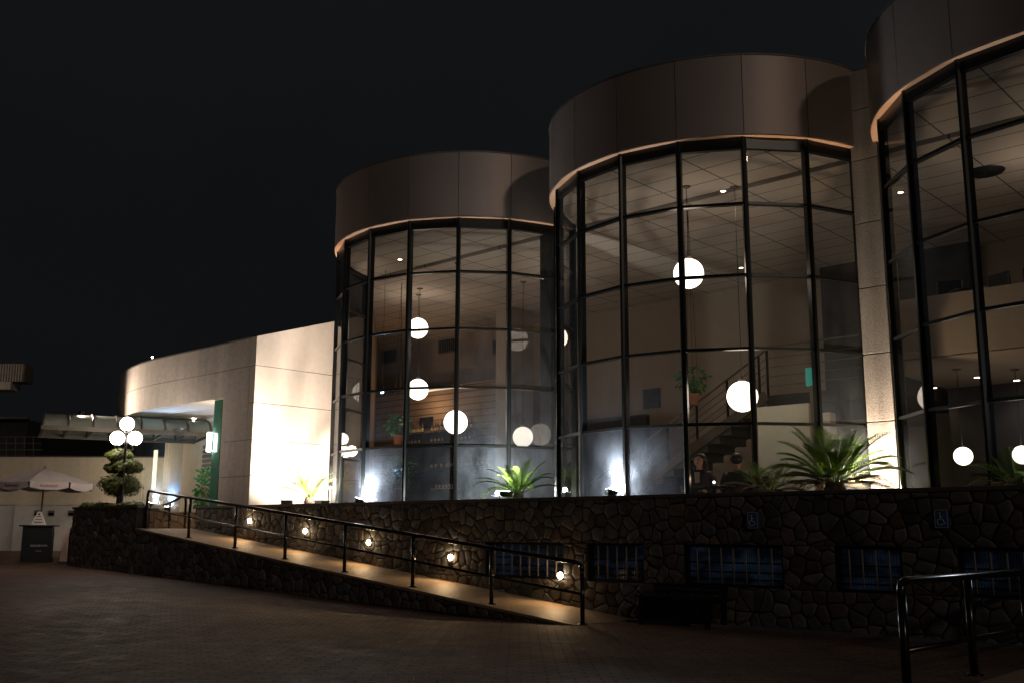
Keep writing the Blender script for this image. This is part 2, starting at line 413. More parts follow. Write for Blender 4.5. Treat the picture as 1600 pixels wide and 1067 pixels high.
def plank_mat():
    m, n, b, out = newmat('planked_wall')
    p = pos(n); wv = N(n, 'ShaderNodeTexWave', bands_direction='Z'); wv.inputs['Scale'].default_value = 1.6; wv.inputs['Distortion'].default_value = 0.0
    n.links.new(p, wv.inputs['Vector'])
    g = noise(n, mapping(n, p, (1.5, 1.5, 30)), 1.5, 4)
    mu = N(n, 'ShaderNodeMixRGB', blend_type='MULTIPLY'); mu.inputs[0].default_value = 1
    n.links.new(ramp(n, wv.outputs['Fac'], [(0.02, 0.25), (0.12, 1.0)]), mu.inputs[1]); n.links.new(ramp(n, g.outputs['Fac'], [(0.3, (0.26, 0.18, 0.125)), (0.7, (0.36, 0.27, 0.20))]), mu.inputs[2])
    n.links.new(mu.outputs[0], b.inputs['Base Color']); b.inputs['Roughness'].default_value = 0.6
    return m
M['plank'] = plank_mat()
def blueglass_mat():
    m, n, b, out = newmat('ribbed_basement_pane')
    p = pos(n); wv = N(n, 'ShaderNodeTexWave', bands_direction='X'); wv.inputs['Scale'].default_value = 9
    n.links.new(p, wv.inputs['Vector'])
    b.inputs['Base Color'].default_value = (0.02, 0.03, 0.045, 1); b.inputs['Roughness'].default_value = 0.2
    bl = noise(n, mapping(n, p, (1.2, 1, 3.0)), 1.4, 3)
    ms = N(n, 'ShaderNodeMath', operation='MULTIPLY'); n.links.new(ramp(n, wv.outputs['Fac'], [(0.0, 0.35), (1.0, 1.0)]), ms.inputs[0]); n.links.new(ramp(n, bl.outputs['Fac'], [(0.45, 0.12), (0.66, 1.0)]), ms.inputs[1])
    m4 = N(n, 'ShaderNodeMath', operation='MULTIPLY'); n.links.new(ms.outputs[0], m4.inputs[0]); m4.inputs[1].default_value = 0.020
    b.inputs['Emission Color'].default_value = (0.24, 0.45, 0.85, 1); n.links.new(m4.outputs[0], b.inputs['Emission Strength'])  # faint patchy blue glow put into the pane as emission
    bump(n, b, wv.outputs['Fac'], 0.6, 0.01)
    return m
M['bglass'] = blueglass_mat()

# ================================================================ SETTING
def gz(x): return 0.033 * min(max(5.0 - x, 0.0), 20.0)
g = MB()
xs = [-140, -80, -50, -30, -20, -15] + [-14 + i for i in range(0, 20)] + [8, 14, 20, 30, 50, 100, 140]
ys = [-120, -60, -40, -25, -15, -5, 10, 40, 140]
vs = [(x, y, gz(x)) for y in ys for x in xs]; nx = len(xs)
g.add(vs, [(j * nx + i, j * nx + i + 1, (j + 1) * nx + i + 1, (j + 1) * nx + i) for j in range(len(ys) - 1) for i in range(nx - 1)])
g.build('ground', M['ground'], kind='structure')
L = 6.6653; TR = 3.2; DA = R(19.336)
WY = -3.85                                             # face of the long stone wall
rz = lambda x: 0.1064 * (7.285 - x) if x > -5.3 else 1.339
RY = -5.177                                            # outer edge of the ramp
g = MB()
g.hexa([(-5.3, RY + 0.004, gz(-5.3)), (7.285, RY + 0.004, 0.0), (7.285, WY + 0.01, 0.0), (-5.3, WY + 0.01, gz(-5.3)), (-5.3, RY + 0.004, 1.339), (7.285, RY + 0.004, 0.006), (7.285, WY + 0.01, 0.006), (-5.3, WY + 0.01, 1.339)])
g.build('ramp', M['ramp'], kind='structure')
g = MB(); g.box(-12.0, -5.3, -3.9, -0.6, 0.3, 1.339); g.box(-8.4, -5.3, -4.49, -3.9, 0.3, 1.339); g.prism([(-5.301, -4.99), (-5.301, -4.49), (-6.5, -4.49)], 0.3, 1.339); g.box(-5.3, -4.2, WY + 0.31, -0.6, 0.3, 1.339)
g.build('entrance_landing', M['ramp'], kind='structure')
g = MB(); g.box(-3.2, 24.0, WY + 0.30, -0.2, 0.3, 1.76); g.build('planting_bed', M['soil'], kind='structure')
g = MB(); g.box(7.4, 40, -4.25, WY - 0.003, -0.1, 0.035); g.build('kerb', M['kerb'], kind='structure', bevel=0.01)
g = MB(); g.box(13.43, 22, -12, -4.3, -0.1, 0.05); g.build('side_pavement', M['ramp'], kind='structure', bevel=0.01)

def clip(poly, a, b, c):
    out = []
    for i in range(len(poly)):
        p, q = poly[i], poly[(i + 1) % len(poly)]; dp, dq = a * p[0] + b * p[1] - c, a * q[0] + b * q[1] - c
        if dp <= 0: out.append(p)
        if (dp < 0) != (dq < 0) and abs(dp - dq) > 1e-12:
            t = dp / (dp - dq); out.append((p[0] + (q[0] - p[0]) * t, p[1] + (q[1] - p[1]) * t))
    return out
def facing(name, regions, fn, mat, parent, size, seed):
    """rubble facing: every stone its own bulging convex block, set in recessed joints"""
    rg = random.Random(seed); q = MB(); cols = []
    pal = [(0.20, 0.18, 0.16), (0.30, 0.28, 0.25), (0.24, 0.24, 0.245), (0.32, 0.255, 0.20), (0.24, 0.18, 0.14), (0.27, 0.265, 0.27), (0.15, 0.135, 0.12), (0.34, 0.31, 0.27)]
    for reg in regions:
        xs_ = [p[0] for p in reg]; zs_ = [p[1] for p in reg]; pts = []
        z = min(zs_) - size; row = 0
        while z < max(zs_) + size:
            x = min(xs_) - size
            while x < max(xs_) + size:
                stp = size * rg.uniform(.55, 1.6); pts.append((x + rg.uniform(-.2, .2) * size, z + rg.uniform(-.42, .42) * size)); x += stp
            z += size * .82; row += 1
        P_ = np.array(pts); tilt = P_.copy()
        for i, (px_, pz_) in enumerate(pts):
            cell = [(px_ - 1.2, pz_ - 1.2), (px_ + 1.2, pz_ - 1.2), (px_ + 1.2, pz_ + 1.2), (px_ - 1.2, pz_ + 1.2)]
            d2 = ((P_ - P_[i]) ** 2).sum(1)
            for j in np.argsort(d2)[1:18]:
                if d2[j] > 4: break
                a, b = P_[j] - P_[i]; mx_, mz_ = (P_[j] + P_[i]) / 2; l_ = math.hypot(a, b); a /= l_; b /= l_
                cell = clip(cell, a, b, a * mx_ + b * mz_ - .008)
                if len(cell) < 3: break
            if len(cell) < 3: continue
            for k in range(len(reg)):
                p, n2 = reg[k], reg[(k + 1) % len(reg)]; a, b = n2[1] - p[1], -(n2[0] - p[0]); l_ = math.hypot(a, b); a /= l_; b /= l_
                cell = clip(cell, a, b, a * p[0] + b * p[1] - .004)
                if len(cell) < 3: break
            if len(cell) < 3: continue
            c2 = [cell[0]]
            for p in cell[1:]:
                if math.hypot(p[0] - c2[-1][0], p[1] - c2[-1][1]) > .02: c2.append(p)
            if len(c2) < 3: continue
            cx_ = sum(p[0] for p in c2) / len(c2); cz2 = sum(p[1] for p in c2) / len(c2); n_ = len(c2)
            ar = max(math.hypot(p[0] - cx_, p[1] - cz2) for p in c2)
            if ar < .035: continue
            hh = rg.uniform(.008, .026); ta, tb = rg.uniform(-.05, .05), rg.uniform(-.05, .05)
            rings = []
            for sc_, dz in ((1.0, -.01), (.97, hh * .5), (.88, hh * .92), (.5, hh * 1.05)):
                rings.append([fn(cx_ + (p[0] - cx_) * sc_, cz2 + (p[1] - cz2) * sc_, dz + (ta * (p[0] - cx_) + tb * (p[1] - cz2) if dz > 0 else 0) + rg.uniform(-.003, .003)) for p in c2])
            vs_ = [v for rr in rings for v in rr] + [fn(cx_, cz2, hh * 1.05)]
            fs_ = [(m_ * n_ + k, m_ * n_ + (k + 1) % n_, (m_ + 1) * n_ + (k + 1) % n_, (m_ + 1) * n_ + k) for m_ in range(3) for k in range(n_)] + [(3 * n_ + k, 3 * n_ + (k + 1) % n_, 4 * n_) for k in range(n_)]
            q.add(vs_, fs_, True); c_ = rg.choice(pal); f2 = rg.uniform(.36, .56); cols += [(c_[0] * f2, c_[1] * f2, c_[2] * f2, 1)] * len(fs_)
    o = q.build(name, mat, parent)
    ca = o.data.color_attributes.new('stone_tone', 'FLOAT_COLOR', 'CORNER')
    arr = []
    for f_, c_ in zip(o.data.polygons, cols): arr += list(c_) * f_.loop_total
    ca.data.foreach_set('color', arr)
    return o
def facing_mat():
    m, n, b, out = newmat('rubble_stone'); p = pos(n)
    at_ = N(n, 'ShaderNodeAttribute'); at_.attribute_name = 'stone_tone'
    g1 = noise(n, mapping(n, p, (5, 5, 12)), 2.0, 6, 0.7)
    mu = N(n, 'ShaderNodeMixRGB', blend_type='MULTIPLY'); mu.inputs[0].default_value = 1
    n.links.new(at_.outputs['Color'], mu.inputs[1]); n.links.new(ramp(n, g1.outputs['Fac'], [(0.25, 0.55), (0.75, 1.25)]), mu.inputs[2])
    n.links.new(mu.outputs[0], b.inputs['Base Color']); b.inputs['Roughness'].default_value = 0.75
    bump(n, b, g1.outputs['Fac'], 0.5, 0.02); return m
M['rubble'] = facing_mat()
M['mortar'] = plain('dark_mortar', (0.032, 0.028, 0.025), 0.95, 0, 0.3, 20, 0.4)
M['rubble_warm'] = M['stone_warm']
# ================================================================ LONG STONE WALL with basement windows
wins = [(4.14, 5.90), (6.38, 7.47), (8.17, 9.76), (10.50, 11.39), (12.07, 13.55), (14.3, 15.8)]
wall = thing('stone_wall', 'long dark crazy-stone retaining wall with barred basement windows below the glass towers', 'wall', (4, WY, 0))
g = MB(); WT = 1.80; WB = WY + 0.30
g.box(-5.28, 24, WY, WB, 1.12, WT); g.box(-5.28, 24, WY, WB, -0.2, 0.54)
ed = [-5.28] + [a for wn in wins for a in wn] + [24]
for i in range(0, len(ed), 2): g.box(ed[i], ed[i + 1], WY + 0.001, WB, 0.54, 1.12)
wbody = g.build('wall_body', M['mortar'], wall)
rc = lambda a, b, c, d: [(a, c), (b, c), (b, d), (a, d)]
regs = [rc(-5.28, 16, 1.12, WT), rc(-5.28, 16, -0.02, 0.54)] + [rc(ed[i], min(ed[i + 1], 16), 0.54, 1.12) for i in range(0, len(ed), 2) if ed[i] < 16]
facing('stone_facing', regs, lambda x, z, d: (x, WY - d, z), M['rubble'], wall, 0.215, 41)
g = MB(); g.box(-5.31, 24, WY - 0.03, WB + 0.02, WT, WT + 0.055); g.build('coping', M['coping'], wall, bevel=0.008)
for a, b_ in wins:
    f_ = MB(); t = 0.035
    f_.box(a - 0.0, b_, WY + 0.03, WY + 0.11, 0.541, 0.541 + t); f_.box(a, b_, WY + 0.03, WY + 0.11, 1.119 - t, 1.119)
    f_.box(a, a + t, WY + 0.03, WY + 0.11, 0.576, 1.084); f_.box(b_ - t, b_, WY + 0.03, WY + 0.11, 0.576, 1.084)
    wf = f_.build('window', M['iron'], wall)
    q = MB(); q.box(a + t, b_ - t, WY + 0.12, WY + 0.14, 0.55, 1.11); q.build('pane', M['bglass'], wf)
    nb = round((b_ - a) / 0.195)
    for k in range(1, nb):
        xb = a + (b_ - a) * k / nb
        q = MB(); q.tube([(xb, WY + 0.045, 0.56), (xb, WY + 0.045, 1.10)], 0.014, 8); q.build('window_bar', M['bar_grey'], wf)
    for zz in (0.63, 0.73, 0.86):
        q = MB(); q.box(a + t, b_ - t, WY + 0.085, WY + 0.10, zz, zz + 0.022); q.build('glazing_bar', M['iron'], wf)

# ---- accessibility signs on the wall
def access_sign(x0, x1, z0, z1, label):
    s_ = thing('accessibility_sign', label, 'sign', ((x0 + x1) / 2, WY, (z0 + z1) / 2), 0, 'blue wheelchair signs on the stone wall')
    q = MB(); q.box(x0, x1, WY - 0.055, WY, z0, z1); q.build('plate', M['sign_blue'], s_)
    W_, H_ = x1 - x0, z1 - z0; y = WY - 0.057
    q = MB(); b0 = 0.006
    for (a, b, c, d) in ((x0, x1, z1 - b0, z1), (x0, x1, z0, z0 + b0), (x0, x0 + b0, z0 + b0, z1 - b0), (x1 - b0, x1, z0 + b0, z1 - b0)): q.box(a, b, y - 0.002, y, c, d)
    q.build('border', M['letter'], s_)
    P = lambda a, b: (x0 + a * W_, y - 0.004, z0 + b * H_)
    q = MB()
    q.ball(P(0.42, 0.80), 0.010, 0.004, 0.010, 12, 8)
    r_ = 0.007
    q.tube([P(0.42, 0.72), P(0.44, 0.45), P(0.66, 0.45), P(0.76, 0.24), P(0.85, 0.27)], r_ * 0.8, 6)
    q.tube([P(0.43, 0.60), P(0.62, 0.60)], r_ * 0.7, 6)
    q.tube([P(0.44 + 0.25 * math.cos(a), 0.34 + 0.19 * math.sin(a)) for a in [R(125 + i * 20) for i in range(11)]], r_ * 0.7, 6)
    q.build('wheelchair_symbol', M['letter'], s_)
access_sign(9.272, 9.422, 1.352, 1.572, 'small blue wheelchair sign above the seven-barred basement window')
access_sign(11.852, 12.006, 1.358, 1.578, 'small blue wheelchair sign on stone wall above the black foreground railing')

# ---- wall lights along the ramp
wl_labels = ['small round wall light highest up the ramp, nearest the landing', 'second round wall light down the ramp, below the lit cycad wall',
             'middle one of the five glowing wall lights beside the ramp', 'fourth round wall light down the ramp, before the first basement window', 'lowest glowing wall light, by the bottom post of the ramp railing']
for (x, z), lb in zip([(-2.996, 1.511), (-0.962, 1.294), (1.067, 1.08), (3.326, 0.845), (5.85, 0.605)], wl_labels):
    wl = thing('wall_light', lb, 'wall light', (x, WY, z), 0, 'wall lights along the ramp')
    q = MB(); q.box(x - 0.06, x + 0.06, WY - 0.03, WY, z - 0.06, z + 0.06); q.build('housing', M['iron'], wl, bevel=0.01)
    q = MB(); q.ball((x, WY - 0.035, z), 0.055, 0.035, 0.052, 16, 10); q.build('lens', M['lens_warm'], wl)
    q = MB(); q.box(x - 0.045, x + 0.045, WY - 0.11, WY - 0.03, z - 0.085, z - 0.075); q.build('guard', M['iron'], wl)
    lamp('SPOT', (x, WY - 0.13, z), 17, (1.0, 0.62, 0.29), wl, (x, WY - 0.85, z - 0.75), 0.04, R(140), 0.8)
    lamp('POINT', (x, WY - 0.14, z), 1.6, (1.0, 0.66, 0.32), wl, size=0.04)

# ---- low stone wall carrying the ramp edge and the tall planter at its head
rw = thing('ramp_wall', 'low dark stone wall tapering down along the outer edge of the ramp', 'wall', (0, RY, 0))
q = MB(); q.hexa([(-5.3, RY - 0.12, gz(-5.3) - 0.3), (7.285, RY - 0.12, -0.3), (7.285, RY, -0.3), (-5.3, RY, gz(-5.3) - 0.3), (-5.3, RY - 0.12, 1.30), (7.285, RY - 0.12, -0.03), (7.285, RY, -0.03), (-5.3, RY, 1.30)])
q.build('wall_body', M['mortar'], rw)
facing('stone_facing', [[(-5.3, gz(-5.3) - .05), (6.6, -0.02), (7.2, -.02), (-5.3, 1.30)]], lambda x, z, d: (x, RY - .12 - d, z), M['rubble'], rw, 0.21, 42)
q = MB(); q.hexa([(-5.3, RY - 0.15, 1.30), (7.285, RY - 0.15, -0.03), (7.285, RY, -0.03), (-5.3, RY, 1.30), (-5.3, RY - 0.15, 1.345), (7.285, RY - 0.15, 0.012), (7.285, RY, 0.012), (-5.3, RY, 1.345)])
q.build('edge_slab', M['ramp'], rw)
pl = thing('stone_planter', 'tall dark stone planter holding the cloud-pruned bush and the lamp post', 'planter', (-6.9, -4.6, 0.4))
q = MB(); x0, x1 = -8.45, -5.302; PY = -4.62
pg_ = [(x0, RY - .12), (x1, RY - .12), (x1, -5.0), (-6.5, -4.5), (x0, -4.5)]
pb_ = [(x0 - .15, RY - .12), (x1, RY - .12), (x1, -5.0), (-6.5, -4.5), (x0 - .15, -4.5)]
q.add([(*p, .1) for p in pb_] + [(*p, 1.80) for p in pg_], [tuple(reversed(range(5))), tuple(range(5, 10))] + [(i, (i + 1) % 5, 5 + (i + 1) % 5, 5 + i) for i in range(5)])
q.build('planter_wall', M['mortar'], pl)
facing('stone_facing', [[(x0 - 0.12, 0.35), (x1, 0.3), (x1, 1.80), (x0, 1.80)]], lambda x, z, d: (x, RY - .12 - d, z), M['rubble'], pl, 0.21, 43)
facing('stone_facing', [[(-5.0, 1.30), (-5.0, 1.8), (RY - .12, 1.8), (RY - .12, 1.30)][::-1]], lambda y, z, d: (x1 + d, y, z), M['rubble'], pl, 0.2, 44)
q = MB(); q.box(x0 - 0.04, x1 + 0.03, RY - 0.155, RY + 0.05, 1.801, 1.85); q.build('coping', M['coping'], pl)
q = MB(); q.prism([(x0 + .02, RY + .051), (x1 - .02, RY + .051), (x1 - .02, -5.02), (-6.52, -4.53), (x0 + .02, -4.53)], 1.801, 1.83); q.build('soil_top', M['soil'], pl)
# warm low wall at the back of the landing
ow = thing('landing_wall', 'low ochre stone wall lit warm at the back of the entrance landing', 'wall', (-8, -2.6, 1.34))
q = MB(); q.box(-10.3, -8.95, -2.75, -2.45, 1.33, 1.86); q.build('tall_section', M['stone_warm'], ow)
q = MB(); q.box(-8.95, -5.4, -2.74, -2.46, 1.33, 1.74); q.build('low_section', M['stone_warm'], ow)
q = MB(); q.box(-10.33, -8.92, -2.79, -2.43, 1.86, 1.90); q.box(-8.91, -5.4, -2.78, -2.44, 1.74, 1.775); q.build('coping', M['ramp'], ow)

# ---- ramp railing
rl = thing('ramp_railing', 'black tubular handrail with posts running down the ramp edge', 'railing', (-5.3, RY + 0.06, 1.34))
py = RY + 0.065; px = [-5.24, -3.40, -1.62, 0.09, 1.89, 3.69, 5.49, 7.27]
for i, x in enumerate(px):
    end = i in (0, 7)
    q = MB(); q.tube([(x, py, rz(x)), (x, py, rz(x) + (0.72 if end else 0.83))], 0.033, 12); po = q.build('post', M['rail'], rl)
    q = MB(); q.lathe([(0.075, 0.0), (0.075, 0.012), (0.04, 0.02)], (x, py, rz(x) + 0.001), 16); q.build('base_plate', M['rail'], po)
zt = lambda x: rz(max(x, -5.29)) + 0.85
q = MB(); a, b = px[0], px[-1]
q.tube([(a, py, zt(a) - 0.13), (a + 0.01, py, zt(a) - 0.06), (a + 0.05, py, zt(a) - 0.012), (a + 0.13, py, zt(a + 0.13)), (b - 0.13, py, zt(b - 0.13)), (b - 0.04, py, zt(b) - 0.005), (b - 0.005, py, zt(b) - 0.05), (b, py, zt(b) - 0.12)], 0.034, 12)
q.build('handrail', M['rail'], rl)
q = MB(); q.tube([(a, py, rz(a) + 0.44), (b, py, rz(b) + 0.42)], 0.02, 10); q.build('mid_rail', M['rail'], rl)

# ---- foreground railing
fr_ = thing('foreground_railing', 'black tubular railing with curved end in the near right corner', 'railing', (13.2, -8.4, 0))
A = np.array([13.18, -8.40, 0.05]); dv = np.array([0.085, 1.31, 0.0])
for k in range(4):
    p = A + dv * k
    q = MB(); q.tube([p, p + [0, 0, 0.74 if k == 0 else 0.83]], 0.037, 14); po = q.build('post', M['rail'], fr_)
    q = MB(); q.lathe([(0.08, 0), (0.08, 0.012), (0.045, 0.02)], p + [0, 0, 0.001], 16); q.build('base_plate', M['rail'], po)
B = A + dv * 3.4; u_ = dv / np.linalg.norm(dv)
q = MB(); q.tube([A + [0, 0, 0.72], A + [0, 0, 0.79], A + u_ * 0.02 + [0, 0, 0.825], A + u_ * 0.06 + [0, 0, 0.848], A + u_ * 0.13 + [0, 0, 0.855], B + [0, 0, 0.875]], 0.036, 14); q.build('handrail', M['rail'], fr_)
q = MB(); q.tube([A + [0, 0, 0.305], B + [0, 0, 0.335]], 0.022, 12); q.build('mid_rail', M['rail'], fr_)

# ---- bench against the wall
bn_ = thing('bench', 'black slatted bench standing against the dark stone wall', 'bench', (8.35, -4.25, 0))
bx0, bx1 = 7.75, 9.0
for x in (bx0 + 0.08, bx1 - 0.08):
    q = MB(); q.box(x - 0.03, x + 0.03, -4.50, -4.44, 0, 0.38); q.box(x - 0.03, x + 0.03, -4.06, -4.0, 0, 0.56); q.box(x - 0.03, x + 0.03, -4.44, -4.06, 0.32, 0.38); q.build('leg', M['black'], bn_)
q = MB()
for k in range(5): q.box(bx0, bx1, -4.52 + k * 0.095, -4.44 + k * 0.095, 0.382, 0.41)
q.build('seat', M['black'], bn_)
q = MB()
for k in range(2): q.box(bx0, bx1, -4.055, -4.03, 0.43 + k * 0.075, 0.49 + k * 0.075)
q.build('backrest', M['black'], bn_)
q = MB(); q.box(bx0 + 0.05, bx1 - 0.05, -4.47, -4.45, 0.06, 0.36); q.build('front_panel', M['black'], bn_)

# ================================================================ GLASS TOWERS
ZL = [1.76, 2.978, 4.172, 5.37, 6.57, 7.708]; ZT = 9.118; RC = 3.285
def arc(r, a0, a1, n): return [(r * math.sin(a0 + (a1 - a0) * i / n), -r * math.cos(a0 + (a1 - a0) * i / n)) for i in range(n + 1)]
def make_tower():
    t = thing('glass_tower', 'round glazed tower farthest left, with the bar inside and bronze cornice', 'tower', (0, 0, 0), 0, 'round glass towers of the restaurant')
    for k in range(-5, 5):
        a0, a1 = k * DA + R(0.10), (k + 1) * DA - R(0.10)
        o_ = arc(RC, a0, a1, 8); i_ = arc(RC - 0.06, a0, a1, 8)
        q = MB(); n = 9
        vs = [(x, y, z) for z in (ZL[5] + 0.02, ZT) for (x, y) in o_ + i_[::-1]]
        m = 2 * n
        q.add(vs, [(i, i + 1, m + i + 1, m + i) for i in range(n - 1)], True)
        q.add(vs, [tuple(reversed(range(m))), tuple(range(m, 2 * m)), (n - 1, n, m + n, m + n - 1), (m - 1, 0, m, 2 * m - 1)])
        q.build('cornice_panel', M['cornice'], t, True)
    q = MB(); b5 = arc(RC - 0.10, -5 * DA, 5 * DA, 60)
    for i in range(60): q.quad((*b5[i], ZL[5] + 0.03), (*b5[i + 1], ZL[5] + 0.03), (*b5[i + 1], ZT - 0.03), (*b5[i], ZT - 0.03))
    q.build('cornice_backing', M['black'], t, True)
    q = MB(); back = arc(RC, 5 * DA + R(0.2), 2 * PI - 5 * DA - R(0.2), 30)
    for i in range(30): q.quad((*back[i], ZL[5] + 0.02), (*back[i + 1], ZL[5] + 0.02), (*back[i + 1], ZT), (*back[i], ZT))
    q.build('cornice_back', M['cornice'], t, True)
    q = MB(); q.prism(arc(RC - 0.02, 0, 2 * PI, 72)[:-1], ZT - 0.10, ZT - 0.02); q.build('roof', M['night_wall'], t, True)
    q = MB(); ring = arc(RC + 0.012, -5 * DA, 5 * DA, 80)
    for i in range(80): q.quad((*ring[i], ZT + 0.0), (*ring[i + 1], ZT + 0.0), (*ring[i + 1], ZT + 0.03), (*ring[i], ZT + 0.03))
    ri = arc(RC - 0.08, -5 * DA, 5 * DA, 80)
    for i in range(80): q.quad((*ring[i], ZT + 0.03), (*ring[i + 1], ZT + 0.03), (*ri[i + 1], ZT + 0.03), (*ri[i], ZT + 0.03))
    q.build('rim', M['grille'], t, True)
    q = MB(); o_ = arc(RC - 0.005, -4.6 * DA, 4.6 * DA, 92); i_ = arc(TR - 0.22, -4.6 * DA, 4.6 * DA, 92)
    for i in range(92): q.quad((*i_[i], ZL[5]), (*i_[i + 1], ZL[5]), (*o_[i + 1], ZL[5]), (*o_[i], ZL[5]))
    q.build('soffit', M['soffit'], t, True)
    V = lambda k, r=TR: (r * math.sin(k * DA), -r * math.cos(k * DA))
    for k in range(-4, 5):
        x, y = V(k); rx, ry = math.sin(k * DA), -math.cos(k * DA); tx, ty = -ry, rx
        q = MB(); h = 0.043
        P = lambda a, b: (x + rx * a + tx * b, y + ry * a + ty * b)
        q.prism([P(0.03, -h * 0.5), P(0.03, h * 0.5), P(0.0, h), P(-0.11, h), P(-0.11, -h), P(0.0, -h)][::-1], ZL[0], ZL[5] - 0.001)
        q.build('mullion', M['alu'], t, True)
    for l in range(6):
        q = MB()
        h0, h1 = (-0.022, 0.022)
        if l == 0: h0, h1 = 0.0, 0.07
        if l == 5: h0, h1 = -0.20, -0.002
        for k in range(-4, 4):
            a, b = Vector(V(k)), Vector(V(k + 1)); d = (b - a).normalized(); nrm = Vector((d.y, -d.x))
            a2, b2 = a + d * 0.044, b - d * 0.044
            z0, z1 = ZL[l] + h0, ZL[l] + h1
            f0, f1 = 0.012, -0.075
            q.hexa([(*(a2 + nrm * f0), z0), (*(b2 + nrm * f0), z0), (*(b2 + nrm * f1), z0), (*(a2 + nrm * f1), z0), (*(a2 + nrm * f0), z1), (*(b2 + nrm * f0), z1), (*(b2 + nrm * f1), z1), (*(a2 + nrm * f1), z1)])
        q.build('head_frame' if l == 5 else 'transom', M['alu'], t, True)
    for l in range(5):
        for k in range(-4, 4):
            a, b = Vector(V(k, TR - 0.012)), Vector(V(k + 1, TR - 0.012)); d = (b - a).normalized()
            a2, b2 = a + d * 0.03, b - d * 0.03
            tz = random.uniform(-0.004, 0.004); nrm = Vector((d.y, -d.x))      # panes never sit perfectly true
            z0 = ZL[l] + 0.015; z1 = ZL[l + 1] - (0.19 if l == 4 else 0.015)
            q = MB(); q.quad((*a2, z0), (*b2, z0), (*(b2 + nrm * tz), z1), (*(a2 + nrm * tz), z1)); q.build('window_pane', M['glass'], t, True)
    seg = [p for p in arc(TR - 0.16, -1.42, 1.42, 40) if p[1] < -0.46]
    q = MB(); q.prism(seg, 7.60, 7.68); q.build('ceiling', M['ceil'], t, True)
    q = MB(); q.prism(seg, 1.1, 1.30); q.build('floor_slab', M['floor_in'], t, True)
    return t
tw = make_tower()
dup(tw, (L, 0, 0), 0, 'middle round glazed tower, the staircase and seated people inside')
dup(tw, (2 * L, 0, 0), 0, 'nearest round glazed tower cut by the right edge, mezzanine inside')

# ---- pier between the middle and the near tower
xc = 1.5 * L
pr_ = thing('concrete_pier', 'narrow pebbledash pier lit from below, beside the large cycad', 'pier', (xc, -0.7, 1.76))
zz = [1.76, 3.05, 4.15, 5.25, 6.35, 7.45, 8.35, 9.05]
for k in range(len(zz) - 1):
    q = MB(); q.box(xc - 0.225, xc + 0.225, -0.86, -0.30, zz[k] + 0.008, zz[k + 1] - 0.008); q.build('pier_panel', M['pier'], pr_, bevel=0.006)
q = MB(); q.box(xc - 0.20, xc + 0.20, -0.84, -0.31, 1.76, 9.03); q.build('pier_core', M['black'], pr_)

# ================================================================ RESTAURANT HALL (seen through the glass)
hall = thing('restaurant_hall', 'warm lit restaurant hall behind the round glass towers', 'building', (6, 3, 1.3))
HB = 6.5
HP = [(-3.28, -0.44), (24, -0.44), (24, HB), (-11.2, HB)]
q = MB(); q.prism(HP, 1.1, 1.299); q.build('floor', M['floor_in'], hall)
q = MB(); q.prism(HP, 7.601, 7.68); q.build('ceiling', M['ceil'], hall)
q = MB(); q.box(-11.2, 24, HB, HB + 0.2, 1.1, 7.8); q.build('back_wall', M['room'], hall)
q = MB(); q.prism([(-3.28, -0.46), (-11.2, HB + .1), (-11.35, HB), (-3.45, -0.46)], 1.1, 7.8); q.build('side_wall', M['room'], hall)
q = MB(); q.box(24, 24.2, -3, HB, 1.1, 7.8); q.build('side_wall', M['room'], hall)
q = MB(); q.prism([(-3.2, -0.4), (24, -0.4), (24, HB + .1), (-11.2, HB + .1)], 7.801, 7.95); q.build('roof', M['night_wall'], hall)
q = MB(); q.box(-9.6, -3.2, 5.0, 5.15, 1.3, 5.75); q.build('bar_wall', M['plank'], hall)
q = MB(); q.box(-3.2, -2.6, 4.2, 5.15, 1.3, 7.6); q.build('column', M['room'], hall)
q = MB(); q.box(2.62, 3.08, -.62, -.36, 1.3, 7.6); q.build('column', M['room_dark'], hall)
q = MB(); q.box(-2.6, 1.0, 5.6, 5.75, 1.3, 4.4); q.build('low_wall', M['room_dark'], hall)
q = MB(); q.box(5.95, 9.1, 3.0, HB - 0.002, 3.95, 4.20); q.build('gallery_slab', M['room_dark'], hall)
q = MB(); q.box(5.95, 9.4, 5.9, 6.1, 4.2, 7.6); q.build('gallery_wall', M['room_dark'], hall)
q = MB(); q.box(9.4, 23.9, 0.30, HB - 0.003, 4.19, 4.40); q.build('mezzanine_slab', M['room'], hall)
q = MB(); q.box(9.4, 23.9, 0.28, 0.40, 4.19, 5.215); q.box(9.28, 9.40, 0.28, HB - 0.01, 4.19, 5.215); q.build('mezzanine_parapet', M['room'], hall)
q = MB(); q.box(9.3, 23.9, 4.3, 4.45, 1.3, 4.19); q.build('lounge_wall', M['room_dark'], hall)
# globe pendants
gl_spec = [((653, 513), 27.5, .275, 'globe', 'glowing globe pendant uppermost of the four in the bar tower'),
           ((653, 608), 26.5, .272, 'globe', 'glowing globe pendant hanging just above the black bar screen'),
           ((712, 659), 23.7, .275, 'globe', 'glowing globe pendant beside the upper row of bar bottles'),
           ((817, 682), 25.5, .255, 'globe_dim', 'dull cream globe pendant above the lit cycad in the bar tower'),
           ((1076, 428), 18.65, .275, 'globe', 'large glowing globe pendant high in the middle tower'),
           ((1160, 619), 18.25, .275, 'globe', 'large glowing globe pendant in front of the staircase'),
           ((869, 528), 24.3, .275, 'globe', 'glowing globe pendant half hidden where the two left towers meet'),
           ((1505, 712), 18.0, .16, 'globe', 'small globe lamp low in the near tower, left of its twin'),
           ((1597, 710), 18.0, .16, 'globe', 'small globe lamp low in the near tower, cut by the photo edge'),
           ((1660, 330), 17.0, .275, 'globe', 'added unseen globe pendant lighting the near tower interior')]  # last globe added out of view to light this tower's interior
